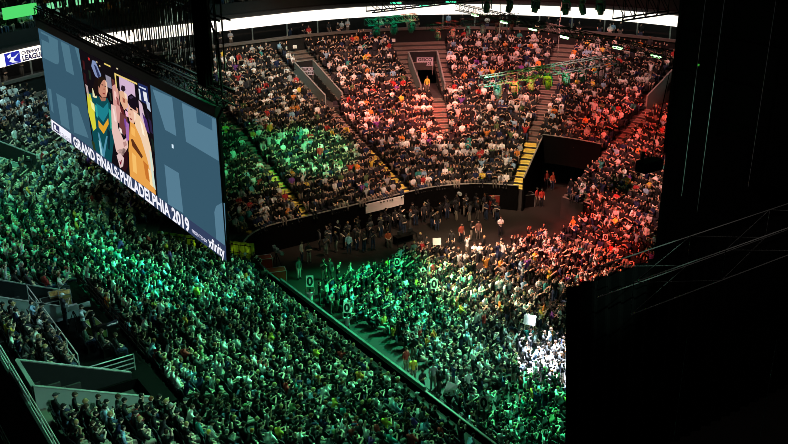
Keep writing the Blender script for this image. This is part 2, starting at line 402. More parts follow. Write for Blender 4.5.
def make_person(pose, hi):
    V, Rr, E_ = skel_fix(pose)
    names = [k for k in V]; idx = {k: i for i, k in enumerate(names)}
    me = bpy.data.meshes.new('tmp'); me.from_pydata([V[k] for k in names], [(idx[a], idx[b]) for a, b, _ in E_], []); me.update()
    o = bpy.data.objects.new('tmp', me); COL.objects.link(o)
    md = o.modifiers.new('s', 'SKIN'); md.use_smooth_shade = True; md.branch_smoothing = .3
    for k in names:
        rx = Rr[k]; sv = me.skin_vertices[0].data[idx[k]]; sv.radius = (rx, rx*(.68 if k in ('ch', 'sp') else .8 if k == 'pel' else 1)); sv.use_root = (k == 'pel')
    if hi: o.modifiers.new('u', 'SUBSURF').levels = 1
    dg = bpy.context.evaluated_depsgraph_get(); ev = bpy.data.meshes.new_from_object(o.evaluated_get(dg))
    vs = [Vector(v.co) for v in ev.vertices]; fs = [tuple(p.vertices) for p in ev.polygons]
    bpy.data.objects.remove(o); bpy.data.meshes.remove(me)
    segs = [(Vector(V[a]), Vector(V[b]), m) for a, b, m in E_]
    mt = []
    for f in fs:
        c = sum((vs[i] for i in f), Vector())/len(f)
        best = min(segs, key=lambda s: seg_dist(c, s[0], s[1])-(.03 if s[2] == SH else 0)); mt.append(best[2])
    bpy.data.meshes.remove(ev)
    hc = Vector(V['hd'])+Vector((0, .025, .13))
    hv, hf = head_mesh(12, 9, hc) if hi else head_mesh(6, 5, hc)
    n = len(vs); vs += [Vector(v) for v in hv]; fs += [tuple(i+n for i in f) for f in hf]; mt += [SK]*len(hf)
    # hair
    hair_v, hair_f = [], []
    sv, sf = head_mesh(12, 9, (0, 0, 0)) if hi else head_mesh(6, 5, (0, 0, 0))
    keep = [f for f in sf if (lambda c: c.z > .035 or (c.y < .0 and c.z > -.05))(sum((Vector(sv[i]) for i in f), Vector())/len(f))]
    hv2 = [hc+Vector((x*1.13, y*1.12-.008, z*1.09+.004)) for x, y, z in sv]
    if hi:
        # fingers: four unequal and a thumb, slightly curled
        for s in 'lr':
            w, h = Vector(V['w'+s]), Vector(V['H'+s]); d = (h-w).normalized(); g = 1 if s == 'r' else -1
            side = d.cross(Vector((0, 0, 1)) if abs(d.z) < .8 else Vector((0, 1, 0))).normalized(); curl = d.cross(side).normalized()
            mbb = MB()
            for k, L in enumerate((.062, .072, .068, .052)):
                a0 = h+side*(k-1.5)*.02+d*.015; a1 = a0+d*L*.6; a2 = a1+(d*.6+curl*.6).normalized()*L*.45; mbb.tube(a0, a1, .0095, .009, 5); mbb.tube(a1, a2, .009, .007, 5)
            a0 = h-side*.03*g-d*.02; a1 = a0-side*.03*g+d*.03; mbb.tube(a0, a1, .011, .010, 5); mbb.tube(a1, a1+d*.03, .010, .008, 5)
            n = len(vs); vs += [Vector(v) for v in mbb.v]; fs += [tuple(i+n for i in f) for f in mbb.f]; mt += [SK]*len(mbb.f)
        for g in (-1, 1):   # ears
            mbb = MB(); c = hc+Vector((g*.080, -.005, -.005)); mbb.hexa([c+Vector((-.01, -.015, -.03)), c+Vector((.01, -.02, -.03)), c+Vector((.01, .01, -.03)), c+Vector((-.01, .015, -.03))], [c+Vector((-.01, -.02, .03)), c+Vector((.012, -.025, .03)), c+Vector((.012, .01, .03)), c+Vector((-.01, .015, .03))])
            n = len(vs); vs += [Vector(v) for v in mbb.v]; fs += [tuple(i+n for i in f) for f in mbb.f]; mt += [SK]*6
    return dict(v=vs, f=fs, m=mt, hair=(hv2, keep), hc=hc)
POSES_SIT = ['sit_lap', 'sit_lean', 'sit_phone', 'sit_clap', 'sit_up', 'sit_one']
POSES_ST = ['stand', 'stand_clap', 'stand_up', 'stand_folded', 'stand_phone', 'stand_one', 'stand_camera']
LO = {}; HI = {}
def lo(pose):
    if pose not in LO:
        d = make_person(pose, False); v = list(d['v']); f = list(d['f']); m = list(d['m']); n = len(v)
        v += d['hair'][0]; f += [tuple(i+n for i in q) for q in d['hair'][1]]; m += [HA]*len(d['hair'][1])
        tf, tm = [], []
        for q, k in zip(f, m):
            for j in range(1, len(q)-1): tf.append((q[0], q[j], q[j+1])); tm.append(k)
        LO[pose] = (np.array([tuple(x) for x in v]), np.array(tf), np.array(tm))
    return LO[pose]
def sub_mesh(name, d, sel, off_=0., side=0):
    fs = [f for f, k in zip(d['f'], d['m']) if k == sel and (not side or sum(d['v'][i][0] for i in f)*side > 0)]; used = sorted({i for f in fs for i in f}); mp = {i: j for j, i in enumerate(used)}
    me = bpy.data.meshes.new(name); me.from_pydata([tuple(d['v'][i]) for i in used], [], [tuple(mp[i] for i in f) for f in fs]); me.update()
    if off_:
        nrm = [v.normal.copy() for v in me.vertices]
        for v, nn in zip(me.vertices, nrm): v.co = v.co+nn*off_
    me.polygons.foreach_set('use_smooth', [True]*len(me.polygons)); me.materials.append(M['figure']); me.update(); return me
def hi_parts(pose):
    if pose not in HI:
        d = make_person(pose, True)
        body = bpy.data.meshes.new('person'); body.from_pydata([tuple(v) for v in d['v']], [], d['f']); body.materials.append(M['figure'])
        body.polygons.foreach_set('use_smooth', [True]*len(body.polygons)); body.update()
        hair = bpy.data.meshes.new('hair'); used = sorted({i for f in d['hair'][1] for i in f}); mp = {i: j for j, i in enumerate(used)}
        hair.from_pydata([tuple(d['hair'][0][i]) for i in used], [], [tuple(mp[i] for i in f) for f in d['hair'][1]]); hair.materials.append(M['figure'])
        hair.polygons.foreach_set('use_smooth', [True]*len(hair.polygons)); hair.update()
        hc = d['hc']; cap = MB(); n = 10
        ring = lambda z, rx, ry, dy=0: [hc+Vector((rx*math.cos(2*math.pi*i/n), ry*math.sin(2*math.pi*i/n)+dy, z)) for i in range(n)]
        r0, r1, r2 = ring(.035, .098, .125), ring(.10, .085, .105), ring(.142, .03, .04)
        cap.add(r0+r1+r2, [(i, (i+1) % n, n+(i+1) % n, n+i) for i in range(n)]+[(n+i, n+(i+1) % n, 2*n+(i+1) % n, 2*n+i) for i in range(n)]+[tuple(range(2*n, 3*n))])
        cap.hexa([hc+Vector(c) for c in ((-.06, .10, .03), (.06, .10, .03), (.045, .20, .02), (-.045, .20, .02))], [hc+Vector(c) for c in ((-.06, .10, .045), (.06, .10, .045), (.045, .20, .03), (-.045, .20, .03))])
        cm = bpy.data.meshes.new('cap'); cm.from_pydata([tuple(v) for v in cap.v], [], cap.f); cm.materials.append(M['figure']); cm.update()
        fm = {}
        for k_, c_, z_ in (('eye_l', (-.032, .098, .012), (.026, .012, .014)), ('eye_r', (.032, .098, .012), (.026, .012, .014)), ('mouth', (0, .089, -.062), (.045, .014, .010))):
            e_ = MB(); e_.box(hc+Vector(c_), z_); m_ = bpy.data.meshes.new(k_); m_.from_pydata([tuple(v) for v in e_.v], [], e_.f); m_.materials.append(M['figure']); m_.update(); fm[k_] = m_
        sh = sub_mesh('shirt', d, SH, .012); tr = sub_mesh('trousers', d, TR, .010)
        so = sub_mesh('shoe', d, SO, .012, -1); so2 = sub_mesh('shoe', d, SO, .012, 1)
        HI[pose] = dict(body=body, hair=hair, cap=cm, **fm, shirt=sh, trousers=tr, shoe_l=so, shoe_r=so2)
    return HI[pose]
SHIRT = [('black', (.008, .009, .010), 58), ('charcoal', (.035, .035, .04), 11), ('navy', (.015, .025, .08), 5), ('white', (.88, .88, .88), 11.5), ('light grey', (.50, .51, .53), 7),
         ('pale blue', (.30, .50, .70), 3), ('teal', (.04, .30, .28), 1), ('olive green', (.10, .17, .07), 1), ('orange', (.75, .26, .05), 1.3), ('yellow', (.80, .60, .08), 1.2), ('red', (.45, .04, .04), 1.6), ('purple', (.2, .07, .35), .5)]
HAIRC = [('black', (.012, .010, .010), 50), ('dark brown', (.045, .025, .015), 30), ('fair', (.38, .25, .11), 10), ('auburn', (.16, .05, .02), 6), ('grey', (.35, .34, .33), 4)]
SKIN = [((.72, .50, .39), 45), ((.58, .38, .28), 22), ((.32, .19, .12), 10), ((.80, .62, .52), 23)]
PANTS = [(.02, .022, .03), (.03, .05, .10), (.10, .09, .08), (.25, .22, .18)]
def pick(tab): return random.choices(tab, [t[-1] for t in tab])[0]
def tint(c, k=.15): f = 1+random.uniform(-k, k); return tuple(min(1, x*f) for x in c)
POSETXT = dict(sit_lap='seated', sit_lean='leaning forward', sit_phone='seated photographing', sit_clap='clapping seated', sit_up='seated cheering', sit_one='seated waving', stand='standing',
               stand_clap='standing clapping', stand_up='standing cheering', stand_folded='standing arms-folded', stand_phone='standing photographing', stand_one='standing waving', stand_camera='standing')
def person(pose, loc, rz, shirt, hair=None, label=None, group=None, skin=None, pants=None, cap=None, scale=1.):
    pr = hi_parts(pose); skin = skin or pick(SKIN)[0]; hair = hair or pick(HAIRC)[1]; pants = pants or random.choice(PANTS)
    o = bpy.data.objects.new('person', pr['body']); COL.objects.link(o); o.location = loc; o.rotation_euler = (0, 0, rz); o.scale = (scale,)*3; o.color = (*skin, 1)
    for nm, key, c in (('shirt', 'shirt', shirt), ('trousers', 'trousers', pants), ('shoe', 'shoe_l', (.03, .03, .03)), ('shoe', 'shoe_r', (.03, .03, .03)), ('cap' if cap else 'hair', 'cap' if cap else 'hair', cap or hair), ('eye', 'eye_l', (.02, .015, .01)), ('eye', 'eye_r', (.02, .015, .01)), ('mouth', 'mouth', (skin[0]*.6, skin[1]*.3, skin[2]*.3))):
        c_ = bpy.data.objects.new(nm, pr[key]); COL.objects.link(c_); c_.parent = o; c_.color = (*c, 1)
    tag(o, label, 'person', group); return o
class Crowd:
    def __init__(s): s.v = []; s.f = []; s.c = []; s.n = 0
    def add(s, pose, loc, rz, shirt, hair, skin, pants, sc=1.):
        v, f, m = lo(pose); ca, sa = math.cos(rz), math.sin(rz)
        w = v*sc; x = w[:, 0]*ca-w[:, 1]*sa+loc[0]; y = w[:, 0]*sa+w[:, 1]*ca+loc[1]; z = w[:, 2]+loc[2]
        s.v.append(np.stack([x, y, z], 1)); s.f.append(f+s.n); s.n += len(v)
        s.c.append(np.array([skin, shirt, pants, hair, (.03, .03, .03)])[m])
    def build(s, name):
        v = np.concatenate(s.v); f = np.concatenate(s.f); c = np.concatenate(s.c)
        me = bpy.data.meshes.new(name); me.vertices.add(len(v)); me.vertices.foreach_set('co', v.astype('f').ravel())
        me.loops.add(len(f)*3); me.loops.foreach_set('vertex_index', f.astype('i').ravel())
        me.polygons.add(len(f)); me.polygons.foreach_set('loop_start', np.arange(0, len(f)*3, 3, dtype='i'))
        me.update(calc_edges=True)
        me.polygons.foreach_set('use_smooth', np.ones(len(f), bool))
        at = me.attributes.new('tint', 'FLOAT_COLOR', 'FACE'); at.data.foreach_set('color', np.concatenate([c, np.ones((len(c), 1))], 1).astype('f').ravel())
        me.materials.append(M['crowd']); o = bpy.data.objects.new(name, me); COL.objects.link(o); return o
# arena seat
def seat_parts():
    s = MB(); s.box((0, .12, .43), (.46, .40, .06)); b = MB(); b.hexa([(-.23, -.14, .50), (.23, -.14, .50), (.23, -.10, .50), (-.23, -.10, .50)], [(-.21, -.22, .90), (.21, -.22, .90), (.21, -.18, .90), (-.21, -.18, .90)])
    fr = MB(); fr.box((-.24, .05, .22), (.03, .28, .44)); fr.box((.24, .05, .22), (.03, .28, .44)); fr.box((-.24, .08, .62), (.03, .26, .03)); fr.box((.24, .08, .62), (.03, .26, .03)); fr.box((-.24, -.05, .5), (.03, .03, .24)); fr.box((.24, -.05, .5), (.03, .03, .24))
    return s, b, fr
_s = None
def seat(loc, rz, label, group):
    global _s
    if _s is None:
        s, b, fr = seat_parts(); t = empty('arena_seat'); s.build('seat', M['seat'], t); b.build('backrest', M['seat'], t); fr.build('seat_frame', M['truss'], t); _s = t; o = t
    else:
        o = _s.copy(); COL.objects.link(o)
        for ch in [c for c in _s.children]: c = ch.copy(); COL.objects.link(c); c.parent = o
    o.location = loc; o.rotation_euler = (0, 0, rz); tag(o, label, 'seat', group); return o

# ------------------------------------------------------------------ fill the stands
ORD = ['first', 'second', 'third', 'fourth', 'fifth', 'sixth', 'seventh', 'eighth', 'ninth', 'tenth', 'eleventh', 'twelfth', 'thirteenth', 'fourteenth', 'fifteenth', 'sixteenth', 'seventeenth', 'eighteenth', 'nineteenth', 'twentieth', 'twenty-first', 'twenty-second', 'twenty-third', 'twenty-fourth', 'twenty-fifth', 'twenty-sixth', 'twenty-seventh', 'twenty-eighth', 'twenty-ninth', 'thirtieth', 'thirty-first', 'thirty-second', 'thirty-third', 'thirty-fourth', 'thirty-fifth', 'thirty-sixth', 'thirty-seventh', 'thirty-eighth', 'thirty-ninth', 'fortieth']
def inpoly(p, poly):
    c = False; n = len(poly)
    for i in range(n):
        (x1, y1), (x2, y2) = poly[i], poly[(i+1) % n]
        if (y1 > p[1]) != (y2 > p[1]) and p[0] < (x2-x1)*(p[1]-y1)/(y2-y1)+x1: c = not c
    return c
corner_gap = [pix(*c)[:2] for c in ((140, 222), (262, 246), (290, 292), (250, 268), (225, 263), (150, 247), (128, 238))]
media_gap = [pix(*c)[:2] for c in ((355, 214), (410, 203), (412, 213), (358, 222))]
crowd = Crowd(); seats_stuff = MB(); n_ind = 0; IND = []
def rand_shirt(px, py):
    t = pick(SHIRT); return t
def face_rot(nx, ny):  # world direction vector -> rotation so that local +Y points there
    return math.atan2(ny, nx)-math.pi/2
def add_stand():
    cnt = 0
    for i in range(INNER, NR):
        d = row_d(i)+.28; h = row_h(i)
        for sec, t, p, q, nn, k, n in walk(d, .54):
            if i < 0 and (sec != 'R' or t > 16.5): continue
            kd = section(sec, t, p, q, d+.15)
            if kd != 'seat': continue
            if sec == 'L' and i < 2 and p < 20: continue
            if inpoly((p, q), corner_gap): continue
            jd, jt = random.uniform(-.10, .12), random.uniform(-.09, .09)
            loc = w3(p+nn[0]*jd-nn[1]*jt, q+nn[1]*jd+nn[0]*jt, h)
            X, Y, sc = proj(loc)
            if X < -14 or X > 700 or Y > 462 or Y < 20: continue
            if X > 572 and Y > 320: continue
            wn = A*nn[0]+R*nn[1]; rz = face_rot(-wn[0], -wn[1])+random.uniform(-.35, .35)
            empt = random.random() < (.05 if Y > 120 else .12)
            rec = dict(loc=loc, rz=rz, sc=sc, X=X, Y=Y, row=i, p=p, q=q, d=d, sec=sec, empty=empt)
            IND.append(rec)
add_stand()
# block names for the near blocks
def block(r):
    if r['sec'] == 'L' and r['p'] < 1.2: return 'bottom left block'
    if r['sec'] == 'L' and r['d'] > 17.6 and r['p'] < 12: return 'railed corner block'
    return None
near = [r for r in IND if block(r) and not r['empty'] and r['Y'] < 452 and r['X'] > -6]
near.sort(key=lambda r: -r['sc']); near = near[:205]; nearset = {id(r) for r in near}
rows = {}
for r in near: rows.setdefault((block(r), r['row']), []).append(r)
rk = {}
for b_ in {k[0] for k in rows}:
    for j, rr in enumerate(sorted({k[1] for k in rows if k[0] == b_})): rk[(b_, rr)] = j
def hair_txt(hn, capn): return f'{capn} cap' if capn else f'{hn} hair'
for (b_, rr), lst in rows.items():
    lst.sort(key=lambda r: r['p'])
    for j, r in enumerate(lst):
        sn, sc_, _ = pick(SHIRT); hn, hcol, _ = pick(HAIRC)
        capn = None
        if random.random() < .12: capn, capc, _ = pick(SHIRT)
        pose = random.choices(POSES_SIT, [40, 22, 9, 12, 6, 7])[0]
        pl = f'{ORD[j]} from camera end, {ORD[rk[(b_, rr)]]} row, {b_}'
        lab = f'{POSETXT[pose]} spectator in {sn} top, {hair_txt(hn, capn)}, {pl}'
        while len(lab.split()) > 16: lab = lab.replace(' from camera end', ' along') if ' from camera end' in lab else lab.replace(' block', '')
        person(pose, r['loc'], r['rz'], tint(sc_), hcol, lab, f'spectators in the {b_}', cap=tint(capc) if capn else None, scale=random.uniform(.95, 1.04))
        seat(r['loc']-Vector((0, 0, 0)), face_rot(*(-(A*0+R*-1))), f'dark arena seat, {pl}', f'arena seats in the {b_}')
        n_ind += 1
s_, b_, f_ = seat_parts(); sv = np.array(s_.v+b_.v); sfc = s_.f+[tuple(i+len(s_.v) for i in f) for f in b_.f]
def seat_stuff(loc, rz):
    ca, sa = math.cos(rz), math.sin(rz); n = len(seats_stuff.v)
    seats_stuff.v += [(x*ca-y*sa+loc[0], x*sa+y*ca+loc[1], z+loc[2]) for x, y, z in sv]; seats_stuff.f += [tuple(i+n for i in f) for f in sfc]
more = sorted([r for r in IND if id(r) not in nearset and r['sec'] == 'L' and 0 < r['X'] < 560 and r['Y'] < 444 and not block(r)], key=lambda r: -r['sc'])[:90]
mrows = {}
for r in more: mrows.setdefault(r['row'], []).append(r)
for j, rr in enumerate(sorted(mrows)):
    for k, r in enumerate(sorted(mrows[rr], key=lambda r: r['p'])):
        seat(r['loc'], face_rot(*R), f'dark arena seat on the main left slope, {ORD[k]} from camera end, {ORD[j]} row up', 'arena seats on the main left slope')
moreset = {id(r) for r in more}
for r in IND:
    if id(r) in nearset: continue
    if id(r) not in moreset: seat_stuff(r['loc'], r['rz'])
    if r['empty']: continue
    sn, sc_, _ = pick(SHIRT); hn, hcol, _ = pick(HAIRC)
    if random.random() < .12: hcol = pick(SHIRT)[1]
    pose = random.choices(POSES_SIT+['stand_clap', 'stand_up', 'stand'], [34, 18, 10, 14, 7, 7, 2, 2, 2])[0]
    crowd.add(pose, r['loc'], r['rz'], tint(sc_), hcol, pick(SKIN)[0], random.choice(PANTS), random.uniform(.94, 1.05))
# suites and upper deck: dim visitors
for row, (d, h, st, pr) in enumerate([(24.9, 11.3, 1.1, .5), (26.0, 11.3, 1.5, .4), (25.2, 15.7, .56, .55), (26.05, 16.2, .56, .5), (26.9, 16.7, .56, .5), (27.75, 17.2, .56, .5), (28.6, 17.7, .56, .4)]):
    for sec, t, p, q, nn, k, n in walk(d, st):
        if not FARONLY(sec, t) or random.random() > pr: continue
        loc = w3(p, q, h); X, Y, sc = proj(loc)
        if X < -10 or X > 680 or Y < -5: continue
        wn = A*nn[0]+R*nn[1]
        crowd.add(random.choice(['sit_lap', 'sit_clap', 'sit_lean'] if row > 1 else ['stand', 'stand_folded', 'sit_lap']), loc, face_rot(-wn[0], -wn[1])+random.uniform(-.4, .4), tint(pick(SHIRT)[1]), pick(HAIRC)[1], pick(SKIN)[0], random.choice(PANTS))
# ------------------------------------------------------------------ floor crowd
fpoly = [at_h(*c, .6) for c in ((318, 298), (338, 278), (392, 262), (398, 252), (450, 248), (505, 249), (532, 240), (556, 224), (600, 226), (640, 240), (700, 260), (640, 330), (600, 460), (488, 460), (452, 400), (425, 372), (395, 350), (350, 318))]
lane = [at_h(*c, .3) for c in ((345, 322), (356, 318), (400, 352), (440, 376), (432, 380), (388, 352))]
gapc = [at_h(*c, .4) for c in ((470, 372), (520, 380), (520, 402), (478, 408))]
FL = []
for i in range(66):
    p = -8+i*.84
    for j in range(70):
        q = .3+j*.52
        if not inpoly((p, q), fpoly) or inpoly((p, q), lane): continue
        if inpoly((p, q), gapc) and random.random() < .7: continue
        if abs(q-16.4) < .5 and p > 6: continue
        if rim_d(p, q) > -.8 or q > Q-5: continue
        FL.append((p+random.uniform(-.12, .12), q+random.uniform(-.08, .08)))
fdir = A*-.45+R*-.15
for p, q in FL:
    loc = w3(p, q, 0); X, Y, sc = proj(loc)
    if X > 690 or Y > 475 or (X > 575 and Y > 330): continue
    tgt = np.array(w2(-6, 22))-np.array([loc.x, loc.y]); rz = face_rot(*tgt)+random.uniform(-.4, .4)
    if random.random() < .07: continue
    st = random.random() < .3
    pose = random.choice(POSES_ST[:6]) if st else random.choices(POSES_SIT, [34, 16, 12, 18, 10, 10])[0]
    if not st: seat_stuff(loc, rz)
    crowd.add(pose, loc, rz, tint(pick(SHIRT)[1]), pick(HAIRC)[1], pick(SKIN)[0], random.choice(PANTS), random.uniform(.94, 1.05))
tag(crowd.build('crowd'), 'packed crowd of spectators filling the far stands and the event floor', 'crowd', kind='stuff')
tag(seats_stuff.build('seat_rows', M['seat']), 'rows of dark arena seats under the crowd in the stands', 'seats', kind='stuff')
print('individual', n_ind, 'stand', len(IND), 'floor', len(FL), 'crowd verts', crowd.n)

# ------------------------------------------------------------------ text
def text_mesh(txt, size, fmap, name, m, parent=None, align='LEFT', bold=.0, sx=1., depth=0.):
    cu = bpy.data.curves.new('t', 'FONT'); cu.body = txt; cu.size = size; cu.align_x = align; cu.offset = bold; cu.resolution_u = 3
    o = bpy.data.objects.new('t', cu); COL.objects.link(o); dg = bpy.context.evaluated_depsgraph_get()
    me = bpy.data.meshes.new_from_object(o.evaluated_get(dg)); bpy.data.objects.remove(o)
    for v in me.vertices: v.co = fmap(v.co.x*sx, v.co.y)
    me.name = name; me.materials.clear(); me.materials.append(m); me.update()
    o = bpy.data.objects.new(name, me); COL.objects.link(o)
    if parent: o.parent = parent; o.matrix_parent_inverse = parent.matrix_world.inverted() if False else Matrix.Translation(-parent.location)
    return o

# ------------------------------------------------------------------ the hanging video screen
ZT = 19.0
sa, sb = at_h(38, 27, ZT), at_h(217, 117.6, ZT)
SA, SB = w3(sa[0], sa[1], ZT), w3(sb[0], sb[1], ZT)
SU = (SB-SA); SLEN = SU.length; SU.normalize(); SN = Vector((SU.y, -SU.x, 0))
if SN.dot(Vector((0, 0, CH))-SA) < 0: SN = -SN
def SP(x, y):           # photo point -> (u, v) on the screen's plane, metres from its top left corner
    r = Vector(ray(x, y)); o = Vector((0, 0, CH)); t = (SA-o).dot(SN)/r.dot(SN); w = o+r*t-SA
    return w.dot(SU), w.z
def SW(u, v, lay=0.): return SA+SU*u+Vector((0, 0, v))+SN*(.02+.006*lay)
SHT = -SP(227.5, 260.6)[1]
scr = empty('video_screen', SA)
tag(scr, 'huge hanging video screen showing celebrating players between blue-grey panels above the left stand', 'screen')
def poly(name, pts, m, lay, uv=False, parent=scr):
    w = [SW(*(p if uv else SP(*p)), lay) for p in pts]; me = bpy.data.meshes.new(name)
    me.from_pydata([tuple(x-SA) for x in w], [], [tuple(range(len(w)))]); me.materials.append(m); me.update()
    o = bpy.data.objects.new(name, me); COL.objects.link(o); o.parent = parent; return o
def multi(name, polys, m, lay, parent=scr):
    for pts in polys: poly(name, pts, m, lay, parent=parent)
hs = MB(); z = Vector((0, 0, 1))
def sbox(m, u0, u1, v0, v1, n0, n1):
    P = lambda u, v, n: SU*u+z*v+SN*n
    m.hexa([P(u0, v0, n0), P(u1, v0, n0), P(u1, v0, n1), P(u0, v0, n1)], [P(u0, v1, n0), P(u1, v1, n0), P(u1, v1, n1), P(u0, v1, n1)])
sbox(hs, -.05, SLEN+.12, -SHT-.03, .02, -.14, .0); hs.build('screen_cabinet', M['black'], scr)
fr = MB(); sbox(fr, -.05, SLEN+.10, .02, .55, -.3, .12); sbox(fr, SLEN+.0, SLEN+.10, -SHT-.05, .02, -.14, .05); fr.build('screen_frame', M['truss'], scr)
base = poly('screen_panel', [(0, 0), (SLEN, 0), (SLEN, -SHT), (0, -SHT)], EM('#36586b'), 0, True)
light = EM('#567d92'); light2 = EM('#4d7486')
multi('graphic_block', [
    [(41, 31), (58, 40), (59.5, 61), (58.5, 64.3), (56, 64), (43.5, 57.5)], [(61, 41), (69.5, 45.5), (74.6, 75.5), (66.5, 71)], [(75, 46.5), (79.5, 49), (84.5, 80)],
    [(48.3, 88), (51.5, 89.5), (54, 113), (51.5, 110)], [(56.5, 93), (66, 98.5), (70.2, 130), (61.5, 124.5)], [(71.5, 103), (78.5, 107), (89, 138), (74.5, 132.5)]], light2, 1)
multi('graphic_block', [
    [(153, 89), (172.6, 97.5), (176.8, 136), (165.6, 129.8)], [(182.3, 102.6), (216.6, 119.5), (219.3, 161), (186.5, 141.6)],
    [(164.9, 164.3), (179.3, 173), (183.8, 213), (168.6, 204)], [(214.8, 212), (216.5, 206), (222.6, 202.5), (225.3, 203), (227.2, 250), (217, 241)]], light, 1)
multi('graphic_notch', [[(196.3, 109.6), (212.4, 117.8), (213, 130.5), (197.6, 122.5)]], EM('#3b6076'), 2)
multi('graphic_notch', [[(40.3, 32.5), (48.6, 36.6), (49.8, 43), (41.5, 39)]], EM('#36586b'), 2)
